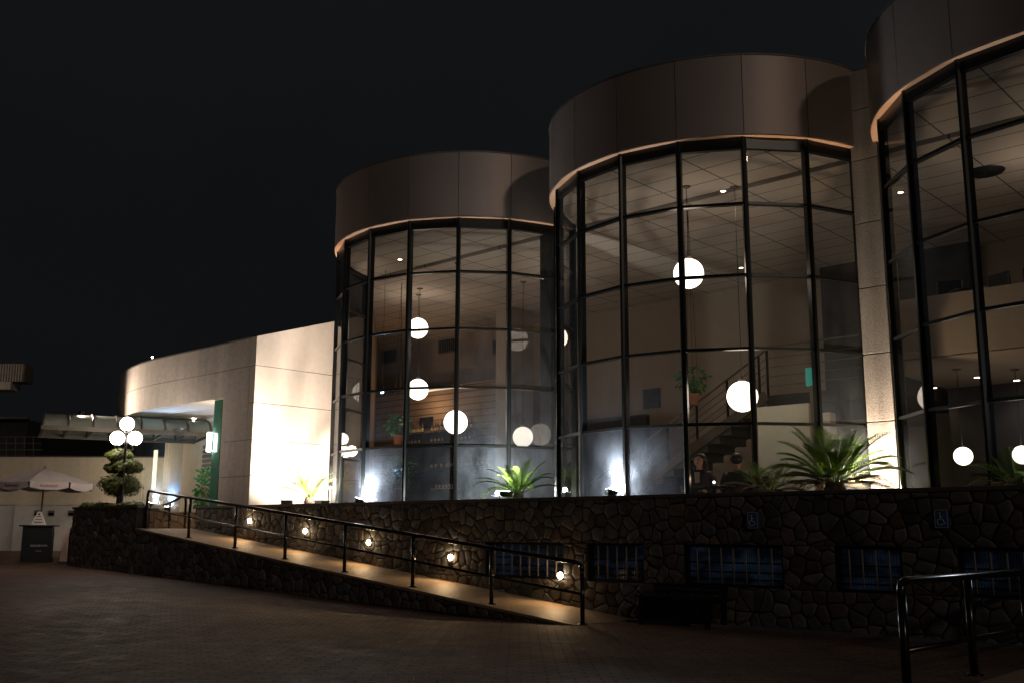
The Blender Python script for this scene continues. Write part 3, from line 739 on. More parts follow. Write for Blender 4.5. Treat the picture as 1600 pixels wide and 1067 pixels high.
for (uv, k, r, mt, lb) in gl_spec:
    p = atk(*uv, k); top = 4.19 if r < .2 else 7.6
    gp = thing('globe_pendant', lb, 'pendant lamp', p, 0, 'globe pendants in the restaurant')
    q = MB(); q.ball(p, r, n=32, m=20); q.build('globe', M[mt], gp)
    q = MB(); q.tube([p + [0, 0, r * 0.98], (p[0], p[1], top - 0.03)], 0.006, 6); q.build('cord', M['black'], gp)
    q = MB(); q.lathe([(0.05, -0.03), (0.09, -0.001)], (p[0], p[1], top), 16); q.build('ceiling_rose', M['grille'], gp)
    if r > .2:
        q = MB(); q.lathe([(0.07, 0), (0.06, 0.05), (0.02, 0.07)], p + [0, 0, r * 0.97], 16); q.build('cap', M['grille'], gp)
# ceiling downlights
def downlight(p, e, lb, grp, r=0.05):
    d = thing('downlight', lb, 'ceiling light', p, 0, grp)
    q = MB(); q.lathe([(r * 1.5, 0.0), (r * 1.5, -0.012), (r * 1.05, -0.016)], p, 20); q.build('trim', M['grille'], d)
    q = MB(); q.lathe([(r, -0.017), (r * 0.8, -0.024)], p, 20); q.build('lens', M['spot'], d)
    if e: lamp('SPOT', np.array(p) - [0, 0, 0.05], e, (1, 0.82, 0.6), d, np.array(p) - [0, 0, 1], 0.04, R(110), 0.6)
dl = [(atz(1130, 298, 7.6), 40, 'bright star-like ceiling spotlight in the middle tower'), (atz(1158, 418, 7.6), 30, 'small ceiling spotlight right of the highest globe'),
      (atz(1407, 300, 7.6), 30, 'small ceiling spotlight by the left frame of the near tower'), (atz(625, 405, 7.6), 20, 'tiny ceiling spotlight under the bar tower cornice')]
for p, e, lb in dl: downlight(p, e, lb, 'high ceiling spotlights')
for uv, lb in [((1527, 588), 'recessed downlight under the mezzanine, highest in the photo'), ((1590, 610), 'recessed downlight under the mezzanine near the photo edge'), ((1440, 623), 'recessed downlight under the mezzanine beside the tower frame'), ((1462, 643), 'recessed downlight under the mezzanine just below the third transom')]:
    p = atz(*uv, 4.19)
    if p[1] > 4.2: p = atz(*uv, 4.19); p = p + (CAM - p) * ((p[1] - 3.9) / (p[1] - CAM[1])); p[2] = 4.19
    downlight(p, 14, lb, 'downlights under the mezzanine', 0.06)
q = MB(); p = atz(1540, 268, 7.6); q.lathe([(0.32, -0.001), (0.30, -0.03), (0.2, -0.03), (0.19, -0.05), (0.08, -0.05), (0.07, -0.035), (0.0, -0.035)], p, 32, close=False); origin(tag(q.build('air_diffuser', M['black']), 'round dark air diffuser on the tiled ceiling of the near tower', 'vent'), p)
# wall vents above the bar
for (u, v, s_, lb) in [(608, 557, .36, 'louvred wall vent left of the globe pendants'), (697, 540, .36, 'louvred wall vent right of the uppermost globe pendant'), (783, 541, .36, 'louvred wall vent high on the wall above the dull globe')]:
    p = aty(u, v, HB - 0.05)
    t = thing('wall_vent', lb, 'vent', p, 0, 'louvred vents on the back wall')
    q = MB(); q.box(p[0] - s_, p[0] + s_, HB - 0.06, HB - 0.001, p[2] - 0.24, p[2] + 0.24); q.build('vent_frame', M['grille'], t)
    q = MB()
    for k in range(9): q.bar((p[0] - s_ + 0.04 + k * s_ * 0.235, HB - 0.075, p[2] - 0.2), (p[0] - s_ + 0.04 + k * s_ * 0.235, HB - 0.075, p[2] + 0.2), 0.03, 0.02, (0, 1, 0))
    q.build('slats', M['black'], t)

# ---- bar
BY = 5.0
sh = thing('bar_shelves', 'dark wooden back-bar shelving against the planked wall', 'shelf', (-6, BY, 1.3))
for z, a, b in ((3.92, -7.9, -3.4), (3.12, -6.7, -3.4)):
    q = MB(); q.box(a, b, BY - 0.32, BY - 0.002, z, z + 0.05); q.build('shelf_board', M['wood_dark'], sh)
q = MB(); q.box(-7.9, -3.4, BY - 0.06, BY - 0.003, 2.5, 3.12); q.build('back_panel', M['wood_dark'], sh)
q = MB(); q.box(-7.7, -3.4, BY - 0.04, BY - 0.004, 3.17, 3.92); q.build('upper_panel', M['wood_dark'], sh)
tag(origin(MB().box(-7.18, -6.6, BY - 0.07, BY - 0.005, 4.47, 4.83).build('wall_screen', M['screen'], bevel=0.01), (-6.9, BY, 4.47)), 'black flat screen on the planked wall above the bottles', 'screen')
crates = []
for xc, lb in ((-7.25, 'dark crate of bottles under the wall screen'), (-6.2, 'dark crate of bottles in the middle of the top shelf'), (-5.05, 'dark crate of bottles at the right end of the top shelf')):
    c = thing('bottle_crate', lb, 'crate', (xc, BY - 0.17, 3.97), 0, 'dark crates on the top bar shelf')
    q = MB(); q.box(xc - 0.42, xc + 0.42, BY - 0.31, BY - 0.29, 3.971, 4.02); q.box(xc - 0.42, xc + 0.42, BY - 0.04, BY - 0.02, 3.971, 4.27); q.box(xc - 0.42, xc - 0.40, BY - 0.29, BY - 0.04, 3.971, 4.27); q.box(xc + 0.40, xc + 0.42, BY - 0.29, BY - 0.04, 3.971, 4.27); q.build('crate_body', M['wood_dark'], c)
    q = MB(); q.box(xc - 0.43, xc + 0.43, BY - 0.32, BY - 0.01, 4.271, 4.30); q.build('crate_top', M['wood_dark'], c)
def bottle(loc, lb, grp, mat='bottle', s=1.0, first={}):
    if mat not in first:
        b = thing('bottle', lb, 'bottle', loc, 0, grp)
        q = MB(); q.lathe([(0.037, 0), (0.039, 0.01), (0.039, 0.18), (0.030, 0.215), (0.014, 0.245), (0.013, 0.30), (0.016, 0.305)], n=14); q.build('bottle_glass', M[mat], b, True)
        q = MB(); q.lathe([(0.0405, 0.06), (0.0405, 0.15)], n=14, close=False); q.build('paper_label', M['bottle_lb'], b, True)
        q = MB(); q.lathe([(0.017, 0.30), (0.017, 0.32)], n=10); q.build('cap', M['letter_red'], b, True)
        first[mat] = b; o = b
    else:
        o = dup(first[mat], loc, 0, lb, grp)
    o.scale = (s, s, s); return o
random.seed(3)
rows = [(-7.25, 8), (-6.2, 5), (-5.05, 4)]
for xc, n in rows:
    for k in range(n):
        x = xc - 0.36 + 0.72 * (k + 0.5) / n + random.uniform(-.02, .02)
        bottle((x, BY - 0.17, 4.30), 'bottle standing on a dark crate on the top bar shelf', 'bottles on the crates', random.choice(['bottle', 'bottle', 'bottle_gr']), random.uniform(0.95, 1.25))
    for k in range(4):
        x = xc - 0.33 + 0.66 * (k + 0.5) / 4
        bottle((x, BY - 0.22, 3.972), 'bottle lying low inside an open dark crate on the top shelf', 'bottles inside the crates', 'bottle', 0.85)
for k in range(12):
    bottle((-6.5 + k * 0.22 + random.uniform(-.03, .03), BY - 0.16, 3.17), 'bottle in the dark row on the lower bar shelf', 'bottles on the lower bar shelf', random.choice(['bottle', 'bottle_gr']), random.uniform(0.9, 1.15))
lamp('POINT', (-6.4, BY - 0.6, 5.1), 30, (1.0, 0.62, 0.32), sh, size=0.12)
q = MB(); q.box(-7.3, -4.9, BY - 0.5, BY - 0.44, 5.55, 5.60)
q.build('shelf_light', M['strip'], sh)
fg = thing('beer_fridge', 'dark upright beer fridge with lit blue sign on top', 'fridge', (-7.35, BY - 0.5, 1.3))
q = MB(); q.box(-7.75, -7.02, BY - 0.70, BY - 0.07, 1.3, 2.98); q.build('cabinet', M['navy'], fg)
q = MB(); q.box(-7.62, -7.04, BY - 0.74, BY - 0.60, 2.985, 3.22); sgn = q.build('lit_sign', M['blue_lit'], fg)
q = MB(); bx, bz, by_ = -7.33, 3.10, BY - 0.75
pts = [(-0.20, -0.075), (-0.03, -0.04), (0.03, -0.04), (0.21, -0.035), (0.17, 0.085), (0.04, 0.045), (-0.03, 0.05), (-0.16, 0.075), (-0.20, -0.075)]
q.tube([(bx + a, by_, bz + b) for a, b in pts], 0.012, 6); q.build('bow_tie_emblem', M['white_lit'], sgn)
q = MB(); q.box(-7.70, -7.07, BY - 0.715, BY - 0.70, 1.45, 2.95); q.build('glass_door', M['screen'], fg)
for zz in (2.42, 2.70):
    for k in range(5):
        bottle((-7.62 + k * 0.12, BY - 0.76, zz), 'beer bottle shown in the lit fridge under the blue sign', 'bottles in the beer fridge', 'bottle', 0.68)
q = MB(); q.box(-7.68, -7.08, BY - 0.80, BY - 0.70, 2.405, 2.42); q.box(-7.68, -7.08, BY - 0.80, BY - 0.70, 2.685, 2.70); q.build('wire_shelf', M['grille'], fg)
ct = thing('bar_counter', 'dark bar counter with pale worktop in front of the shelves', 'counter', (-5.5, 3.9, 1.3))
q = MB(); q.box(-7.9, -3.3, 3.72, 4.1, 1.3, 2.46); q.build('counter_front', M['wood_dark'], ct)
q = MB(); q.box(-7.95, -3.25, 3.66, 4.15, 2.46, 2.50); q.build('counter_top', M['wood_dark'], ct)
p = aty(695, 757, 3.9)
tr_ = thing('serving_tray', 'pale tray of glasses on the bar counter', 'tray', (p[0], 3.9, 2.50))
q = MB(); q.box(p[0] - 0.45, p[0] + 0.45, 3.75, 4.05, 2.501, 2.53); q.build('tray', M['white_paint'], tr_)
for k in range(6):
    q = MB(); q.lathe([(0.03, 0), (0.04, 0.11)], (p[0] - 0.36 + k * 0.14, 3.9, 2.531), 10); q.build('glass', M['pink'], tr_)

# ---- glowing panels added for reflections, and a lit picture
for (u, v, k, w_, h_, lb) in [(975, 458, 17.7, .09, .2, 'added blue glowing panel for a reflection by a middle tower frame'), (1515, 265, 16.4, .09, .24, 'added blue glowing panel for a reflection high in the near tower')]:
    p = atk(u, v, k); t = thing('blue_reflection_panel', lb, 'lit sign', p, 0, 'blue panels added for reflections')  # glowing panels added where blue reflections show in the glass
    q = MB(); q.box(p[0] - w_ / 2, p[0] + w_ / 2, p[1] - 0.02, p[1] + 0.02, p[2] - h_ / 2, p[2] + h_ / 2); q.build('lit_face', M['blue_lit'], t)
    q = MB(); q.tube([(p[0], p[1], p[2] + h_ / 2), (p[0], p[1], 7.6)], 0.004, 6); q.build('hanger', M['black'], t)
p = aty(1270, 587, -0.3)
aq = thing('lit_water_picture', 'small teal lit panel on a thin column in the middle tower', 'lit sign', (p[0], p[1], 1.3))  # stands for a lit picture of water, not a tank
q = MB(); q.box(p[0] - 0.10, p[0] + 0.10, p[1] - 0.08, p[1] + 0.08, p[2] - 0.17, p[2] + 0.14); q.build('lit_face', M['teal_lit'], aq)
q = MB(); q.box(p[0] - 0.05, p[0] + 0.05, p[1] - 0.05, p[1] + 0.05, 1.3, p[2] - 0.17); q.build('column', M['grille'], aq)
# ---- pale partition by the window, picture, window at the back
tag(origin(MB().box(7.03, 8.12, 0.5, 0.75, 1.3, 3.63).box(8.12, 8.45, 0.65, 0.9, 1.3, 3.45).build('partition', M['pale'], bevel=0.01), (7.5, 0.6, 1.3)), 'tall pale partition block behind the large cycad, inside the middle tower', 'partition')
p = aty(1018, 622, HB - 0.03)
pf = thing('picture_frame', 'dark square picture in a frame on the back wall', 'picture', p)
q = MB(); q.box(p[0] - 0.28, p[0] + 0.28, HB - 0.04, HB - 0.001, p[2] - 0.27, p[2] + 0.27); q.build('frame', M['wood_dark'], pf)
q = MB(); q.box(p[0] - 0.23, p[0] + 0.23, HB - 0.045, HB - 0.041, p[2] - 0.22, p[2] + 0.22); q.build('canvas', M['screen'], pf)
p = aty(998, 712, HB - 0.03)
wi = thing('inner_window', 'small paned window with a pale blind low on the back wall', 'window', p)
q = MB(); q.box(p[0] - 0.35, p[0] + 0.35, HB - 0.05, HB - 0.001, p[2] - 0.42, p[2] + 0.42); q.build('pane', plain('pale_blind', (0.6, 0.45, 0.38), 0.7), wi)  # plain pale colour on the pane
q = MB()
for k in range(4): q.box(p[0] - 0.37 + k * 0.235, p[0] - 0.33 + k * 0.235, HB - 0.075, HB - 0.051, p[2] - 0.45, p[2] + 0.45)
for k in range(4): q.box(p[0] - 0.37, p[0] + 0.375, HB - 0.095, HB - 0.076, p[2] - 0.45 + k * 0.287, p[2] - 0.41 + k * 0.287)
q.build('frame', M['wood_dark'], wi)

# ---- staircase with rails
st = thing('staircase', 'dark staircase with slim metal rails rising right behind the globe', 'staircase', (3.3, 3.5, 1.3))
n = 17; sx0, sx1 = 0.80, 5.95; rise = 2.9 / n; run = (sx1 - sx0) / n
for k in range(n):
    q = MB(); q.box(sx0 + k * run, sx0 + (k + 1) * run - .001, 3.02, 4.2, max(1.301, 1.3 + (k - .6) * rise), 1.3 + (k + 1) * rise); q.build('step', M['stair'], st)
for y in (2.98, 4.22):
    q = MB(); q.bar((sx0, y, 1.36), (sx1, y, 4.22 - 0.02), 0.05, 0.22); q.build('stringer', M['stair'], st)
sl = 2.9 / (sx1 - sx0)
for k in range(7):
    x = sx0 + 0.2 + k * 0.8
    q = MB(); q.box(x - 0.02, x + 0.02, 2.96, 3.0, 1.3 + (x - sx0) * sl, 1.3 + (x - sx0) * sl + 0.95); q.build('rail_post', M['iron'], st)
for h, r in ((0.97, 0.024), (0.78, 0.01), (0.62, 0.01), (0.46, 0.01), (0.30, 0.01)):
    q = MB(); q.tube([(sx0, 2.98, 1.3 + h), (sx1, 2.98, 4.2 + h)], r, 8); q.build('handrail' if r > .02 else 'rail_bar', M['grille'], st)
gr_ = thing('gallery_railing', 'slim metal railing along the upper gallery right of the stairs', 'railing', (7.5, 3.0, 4.2))
for h, r in ((1.05, 0.022), (0.8, 0.01), (0.6, 0.01), (0.4, 0.01), (0.2, 0.01)):
    q = MB(); q.tube([(5.95, 2.98, 4.2 + h), (9.27, 2.98, 4.2 + h)], r, 8); q.build('handrail' if r > .02 else 'rail_bar', M['grille'], gr_)
for k in range(4):
    x = 6.0 + k * 1.05; q = MB(); q.box(x - 0.02, x + 0.02, 2.96, 3.0, 4.2, 5.24); q.build('rail_post', M['iron'], gr_)
# ---- chairs and table on the mezzanine
def chair(loc, rz_, lb, first={}):
    if 'c' in first: return dup(first['c'], loc, rz_, lb)
    c = thing('chair', lb, 'chair', loc, rz_, 'dark chairs on the mezzanine'); first['c'] = c
    q = MB(); q.box(-.23, .23, -.23, .23, .44, .48); q.build('seat', M['black'], c, True, 0.01)
    q = MB(); q.box(-.22, .22, .19, .23, .62, 1.02); q.build('backrest', M['black'], c, True, 0.01)
    for sx in (-.2, .2):
        for sy in (-.2, .2):
            q = MB(); q.tube([(sx, sy, 0), (sx, sy, 1.0 if sy > 0 else .44)], .018, 8); q.build('leg', M['iron'], c, True)
    return c
MZ = 4.40
chair((10.65, 0.85, MZ + 0.2), 0.3, 'dark chair at the left end of the mezzanine parapet')
chair((11.30, 0.90, MZ + 0.2), -0.4, 'dark chair in the middle of the mezzanine parapet')
chair((12.1, 1.05, MZ + 0.2), 2.6, 'dark chair by the photo edge on the mezzanine')
mp = tag(origin(MB().box(9.42, 23.88, 0.42, 1.8, MZ + 0.001, MZ + 0.2).build('seating_platform', M['wood_dark']), (12, 1, MZ)), 'low dark seating platform along the mezzanine parapet', 'platform')
tb_ = thing('table', 'dark table between the chairs on the mezzanine', 'table', (10.95, 0.95, MZ + 0.2))
q = MB(); q.lathe([(0.34, .72), (0.34, .75)], (10.95, 0.95, MZ + 0.2), 24); q.build('table_top', M['black'], tb_)
q = MB(); q.lathe([(0.2, 0.0), (0.2, .02), (0.03, .04), (0.03, .72)], (10.95, 0.95, MZ + 0.2), 16); q.build('table_leg', M['iron'], tb_)

# ================================================================ PLANTS
def frond(q, base, az, el, length, droop, nl=26, w=0.012, lmax=0.16, rng=random):
    """arching feather leaf: rachis plus paired stiff leaflets"""
    p = np.array(base, float); d = np.array([math.cos(az), math.sin(az), 0]); pts = []; ang = el
    m = 14
    for i in range(m + 1):
        pts.append(p.copy()); stp = length / m
        p = p + (d * math.cos(ang) + np.array([0, 0, 1]) * math.sin(ang)) * stp; ang -= droop / m * (0.4 + 1.2 * i / m)
    q.tube(pts, [0.010 * (1 - 0.8 * i / m) for i in range(m + 1)], 4, False)
    side = np.array([-d[1], d[0], 0])
    for i in range(nl):
        t = 0.14 + 0.86 * (i + 0.5) / nl; f_ = t * m; k = min(int(f_), m - 1)
        o = pts[k] + (pts[k + 1] - pts[k]) * (f_ - k); tg = (pts[k + 1] - pts[k]); tg = tg / np.linalg.norm(tg)
        up_ = np.cross(side, tg); up_ = up_ if up_[2] > 0 else -up_
        ll = lmax * (math.sin(PI * min(1, t * 0.9 + 0.12)) ** 0.6) * rng.uniform(0.85, 1.1)
        for s_ in (-1, 1):
            e = side * s_ * 0.80 + tg * 0.62 + up_ * 0.28; e = e / np.linalg.norm(e)
            wv = tg * w
            tip = o + e * ll - np.array([0, 0, 0.12 * ll])
            mid = o + e * ll * 0.5
            q.add([o - wv * .5, o + wv * .5, mid + wv * .55, tip, mid - wv * .45], [(0, 1, 2, 3, 4)])
def cycad(base, n, length, lb, seed, dry=6, rt=0.13, ht=0.22, el=(0.15, 1.35), az=None, lm=0.15):
    rng = random.Random(seed); random.seed(seed)
    c = thing('cycad', lb, 'palm', base, 0, 'cycads along the top of the stone wall')
    q = MB()
    prof = []
    for i in range(9):
        prof.append((rt * (0.8 + 0.25 * math.sin(PI * i / 8)) * (1.06 if i % 2 else 0.94), ht * i / 8))
    q.lathe(prof, base, 16); q.build('trunk', M['bark'], c)
    top = np.array(base, float) + [0, 0, ht * 0.95]
    gr, dr = MB(), MB()
    for i in range(n):
        a = i * 2.39996 + rng.uniform(-.2, .2)
        if az: a = rng.uniform(*az)
        t = (i + 0.5) / n
        e = el[1] + (el[0] - el[1]) * t
        tgt = dr if (i >= n - dry) else gr
        frond(tgt, top + np.array([math.cos(a), math.sin(a), 0]) * rt * 0.5, a, e, length * rng.uniform(0.8, 1.08) * (0.72 + 0.28 * t ** 0.5), 0.6 + 0.9 * t * rng.uniform(0.6, 1.2), max(15, int(22 * length)), 0.015, lm * 1.3, rng)
    gr.build('green_fronds', M['leaf_cycad'], c)
    if dry: dr.build('dry_fronds', M['leaf_dry'], c)
    return c
PB = 1.76
cycad((10.05, -2.75, PB), 46, 1.18, 'large dark green cycad spreading in front of the lit pier', 11, 14, 0.15, 0.26, (-0.1, 1.4), None, 0.2)
cycad((9.05, -2.9, PB), 22, 0.75, 'smaller brownish cycad tucked left under the largest cycad', 12, 12, 0.1, 0.12, (0.0, 1.2))
cycad((-1.85, -3.15, PB), 15, 1.0, 'young cycad before the floodlit white wall', 13, 0, 0.11, 0.26, (0.5, 1.35), None, 0.12)
cycad((3.80, -2.62, PB + .02), 19, 0.95, 'yellow-lit cycad at the foot of the bar tower', 14, 0, 0.11, 0.22, (0.35, 1.35), None, 0.13)
cycad((12.6, -3.1, PB), 18, 0.8, 'half hidden cycad at the base of the near tower', 15, 6, 0.1, 0.12, (0.0, 1.2))
# ground cover
def blades(q, x0, x1, y0, y1, z, n, h, rng):
    for i in range(n):
        x, y = rng.uniform(x0, x1), rng.uniform(y0, y1); a = rng.uniform(0, 2 * PI); hh = h * rng.uniform(.5, 1.2); l = hh * rng.uniform(.2, .9); w_ = 0.008
        dx, dy = math.cos(a), math.sin(a)
        q.add([(x - dy * w_, y + dx * w_, z), (x + dy * w_, y - dx * w_, z), (x + dx * l * .5 + dy * w_ * .7, y + dy * l * .5 - dx * w_ * .7, z + hh * .75), (x + dx * l, y + dy * l, z + hh)], [(0, 1, 2, 3)])
q = MB(); rng = random.Random(5); blades(q, 2.9, 4.9, -3.3, -2.3, PB, 1400, 0.13, rng); blades(q, -3.0, 3.3, -3.5, -3.0, PB, 300, 0.06, rng); blades(q, 8.6, 14, -3.5, -2.9, PB, 900, 0.09, rng)
tag(q.build('grass', M['leaf_top']), 'low grassy ground cover on top of the planting bed', 'grass', kind='stuff')
# leafy masses
def leafball(q, c, rx, ry, rz_, n, s, rng, flat=0.0):
    for i in range(n):
        a = rng.uniform(0, 2 * PI); zc = rng.uniform(-1, 1); rr = math.sqrt(1 - zc * zc); d = np.array([rr * math.cos(a), rr * math.sin(a), zc])
        lump = 1 + 0.10 * math.sin(3.1 * a + 4 * zc) + 0.07 * math.sin(7 * a - 5 * zc + 1)
        p = np.array(c) + d * np.array([rx, ry, rz_]) * lump * rng.uniform(0.80, 1.03)
        t1 = np.array([rng.gauss(0, 1) for _ in range(3)]); t1 -= d * (t1 @ d) * 0.6; t1 /= np.linalg.norm(t1)
        t2 = np.cross(d, t1); t2 = t2 / (np.linalg.norm(t2) + 1e-9); l = s * rng.uniform(.7, 1.4)
        q.add([p - t1 * l * .5, p + t2 * l * .28, p + t1 * l * .5 + d * l * .2, p - t2 * l * .28], [(0, 1, 2, 3)])
    q.ball(c, rx * 0.84, ry * 0.84, rz_ * 0.84, 20, 12)
tp = thing('topiary_bush', 'cloud-pruned bush with three rounded tiers on the stone planter', 'bush', (-7.11, -4.86, 1.83))
q = MB(); q.tube([(-7.11, -4.86, 1.8), (-7.06, -4.86, 2.3), (-7.18, -4.84, 2.7), (-7.01, -4.86, 3.0), (-7.18, -4.86, 3.25)], [0.06, .055, .045, .04, .03], 8); q.build('trunk', M['bark'], tp)
rng = random.Random(21)
for (c, r_) in [((-7.06, -4.86, 2.36), (0.50, 0.46, 0.27)), ((-6.84, -4.81, 2.80), (0.36, 0.33, 0.17)), ((-7.36, -4.92, 2.78), (0.20, 0.2, 0.12)), ((-7.16, -4.88, 3.07), (0.33, 0.3, 0.16))]:
    q = MB(); leafball(q, c, *r_, 2600, 0.055, rng); q.build('leaf_tier', M['leaf_top'], tp)
q = MB()
for i in range(26): leafball(q, (rng.uniform(-8.2, -5.8), rng.uniform(-5.12, -4.95), 1.86), 0.2, 0.2, rng.uniform(.05, .13), 160, 0.05, rng)
tag(q.build('ground_cover', M['leaf_top']), 'low clipped green ground cover along the stone planter top', 'ground cover', kind='stuff')
# indoor plants
def pot_plant(loc, h, r_, lb, n=160, pot=0.18, leaf=0.12, seed=1, hang=None):
    rg = random.Random(seed)
    t = thing('potted_plant', lb, 'plant', loc, 0, 'indoor plants')
    x, y, z = loc
    q = MB(); q.lathe([(pot * .7, 0), (pot, pot * 1.6), (pot * 1.08, pot * 1.6), (pot * 1.08, pot * 1.8), (pot * .9, pot * 1.8)], loc, 18); q.build('pot', M['terracotta'], t)
    q = MB()
    for k in range(5): q.tube([(x, y, z + pot * 1.7), (x + rg.uniform(-r_, r_) * .6, y + rg.uniform(-r_, r_) * .6, z + pot * 1.7 + h * .7)], 0.012, 5)
    q.build('stem', M['bark'], t)
    q = MB()
    for i in range(n):
        d = np.array([rg.gauss(0, 1) for _ in range(3)]); d /= np.linalg.norm(d)
        p = np.array([x, y, z + pot * 1.7 + h * .6]) + d * np.array([r_, r_, h * .5]) * rg.uniform(.4, 1.0)
        t1 = d * .7 + np.array([rg.gauss(0, .5), rg.gauss(0, .5), -.3]); t1 /= np.linalg.norm(t1); t2 = np.cross(t1, [rg.gauss(0, 1), rg.gauss(0, 1), 1]); t2 /= np.linalg.norm(t2)
        l = leaf * rg.uniform(.7, 1.4)
        q.add([p, p + t1 * l * .5 + t2 * l * .28, p + t1 * l, p + t1 * l * .5 - t2 * l * .28], [(0, 1, 2, 3)])
    q.build('foliage', M['leaf_in'], t)
    if hang:
        q = MB()
        for k in range(3):
            a = k * 2 * PI / 3; q.tube([(x + pot * math.cos(a), y + pot * math.sin(a), z + pot * 1.7), (x, y, hang)], 0.004, 4)
        q.build('hanger', M['black'], t)
pot_plant((-2.85, 0.35, 2.0), .75, .38, 'bushy potted plant on a stand near the bar tower floodlight', 240, .2, .12, 2)
tag(origin(MB().box(-3.05, -2.65, .15, .55, 1.3, 1.999).build('plant_stand', M['wood_dark'], bevel=0.01), (-2.85, .35, 1.3)), 'dark box stand under the bushy potted plant', 'stand')
p = aty(622, 672, 0.2); pot_plant((p[0], 0.2, p[2] - .35), .45, .30, 'bright green plant in a hanging pot left of the bar bottles', 120, .13, .16, 3, 7.6)
p = aty(1082, 588, -0.2); pot_plant((p[0], -0.2, p[2] - .55), .5, .34, 'teal-lit hanging plant by a frame in the middle tower', 150, .12, .10, 4, 7.6)
p = atk(597, 611, 24.6)
bs = thing('blue_spotlight', 'small bright blue-white spotlight hanging at the left of the bar tower', 'lamp', p)
q = MB(); q.lathe([(0.05, 0.0), (0.06, 0.02), (0.03, 0.14)], p, 14); q.build('shade', M['iron'], bs)
q = MB(); q.ball(p + [0, 0, -0.005], 0.045, n=14, m=8); q.build('bulb', emit('blue_white_lens', (0.5, 0.8, 1.0), 30), bs)
q = MB(); q.tube([p + [0, 0, .14], (p[0], p[1], 7.6)], 0.005, 5); q.build('cord', M['black'], bs)
lamp('POINT', p - [0, 0, .12], 7, (0.35, 0.65, 1.0), bs, size=0.04)

# ================================================================ FLOODLIGHTS
def floodlight(loc, target, e, col, lens, lb, spot=95, s=0.13, blend=0.8, spill=0):
    loc = np.array(loc, float); d = np.array(target, float) - loc; d /= np.linalg.norm(d)
    t = thing('floodlight', lb, 'floodlight', loc - [0, 0, 0.14], 0, 'floodlights on the planting bed')
    c = loc; x = np.cross(d, [0, 0, 1.]); x /= np.linalg.norm(x); y = np.cross(x, d)
    q = MB(); a, b = c - d * 0.05, c + d * 0.035
    P = lambda o, sx, sy, k: o + x * sx * s * k + y * sy * s * 0.72 * k
    q.hexa([P(a, -1, -1, .7), P(a, 1, -1, .7), P(a, 1, 1, .7), P(a, -1, 1, .7), P(b, -1, -1, 1), P(b, 1, -1, 1), P(b, 1, 1, 1), P(b, -1, 1, 1)]); q.build('housing', M['iron'], t, bevel=0.008)
    b2 = c + d * 0.040
    q = MB(); q.hexa([P(b + d * .001, -1, -1, .85), P(b + d * .001, 1, -1, .85), P(b + d * .001, 1, 1, .85), P(b + d * .001, -1, 1, .85), P(b2, -1, -1, .85), P(b2, 1, -1, .85), P(b2, 1, 1, .85), P(b2, -1, 1, .85)]); q.build('lens', M[lens], t)
    q = MB(); q.tube([c - x * s * 1.1, c - x * s * 1.1 - [0, 0, .13], c + x * s * 1.1 - [0, 0, .13], c + x * s * 1.1], 0.012, 6); q.build('bracket', M['iron'], t)
    lamp('SPOT', c + d * 0.06, e, col, t, target, 0.07, R(spot), blend)
    if spill: lamp('POINT', c + d * 0.10, spill, col, t, size=0.05, name='glow_fill')  # extra point light added at the lens to strengthen the glow nearby
fz = PB + 0.15
floodlight((-2.40, -3.35, PB + .12), (-3.3, -2.6, 3.4), 240, (1.0, .84, .70), 'lens_flood', 'floodlight at the left foot of the white wall', 155)
floodlight((-2.1, -2.72, PB + .12), (-3.4, -2.0, 3.4), 300, (1.0, .84, .70), 'lens_flood', 'floodlight hidden behind the young cycad', 120)
floodlight((-0.95, -3.40, PB + .10), (-3.4, -2.1, 4.3), 2000, (1.0, .84, .70), 'lens_flood', 'added low floodlight evening the light on the white wall from beside the bar tower', 100, 0.09)  # added flood, set farther off for even light on the wall
floodlight((0.10, -3.37, fz), (0.25, -3.13, 2.9), 430, (.86, .93, 1.0), 'lens_cool', 'floodlight glaring at the left foot of the bar tower glass', 130, spill=85)
floodlight((3.35, -2.45, PB + .24), (3.25, -2.2, 3.4), 520, (.90, .96, .95), 'lens_cool', 'black floodlight among the grass beside the yellow-lit cycad', 165, spill=120)
floodlight((6.50, -3.37, fz + .02), (6.68, -3.13, 2.9), 430, (.86, .93, 1.0), 'lens_cool', 'black floodlight on a bracket at the foot of the middle tower', 130, spill=85)
floodlight((13.7, -3.37, fz), (13.6, -3.13, 3.1), 230, (.86, .93, 1.0), 'lens_cool', 'black floodlight on a bracket at the foot of the near tower', 130, spill=30)
floodlight((10.14, -1.36, PB + .10), (10.02, -1.0, 3.3), 420, (1.0, .84, .64), 'lens_flood', 'floodlight behind the large cycad shining up the pier', 120, spill=120)
floodlight((10.38, -2.30, PB + .10), (9.95, -2.75, 3.0), 340, (1.0, .88, .62), 'lens_flood', 'added small floodlight lighting the large cycad from its right side', 120, 0.08)  # extra flood added to light the cycad fronds

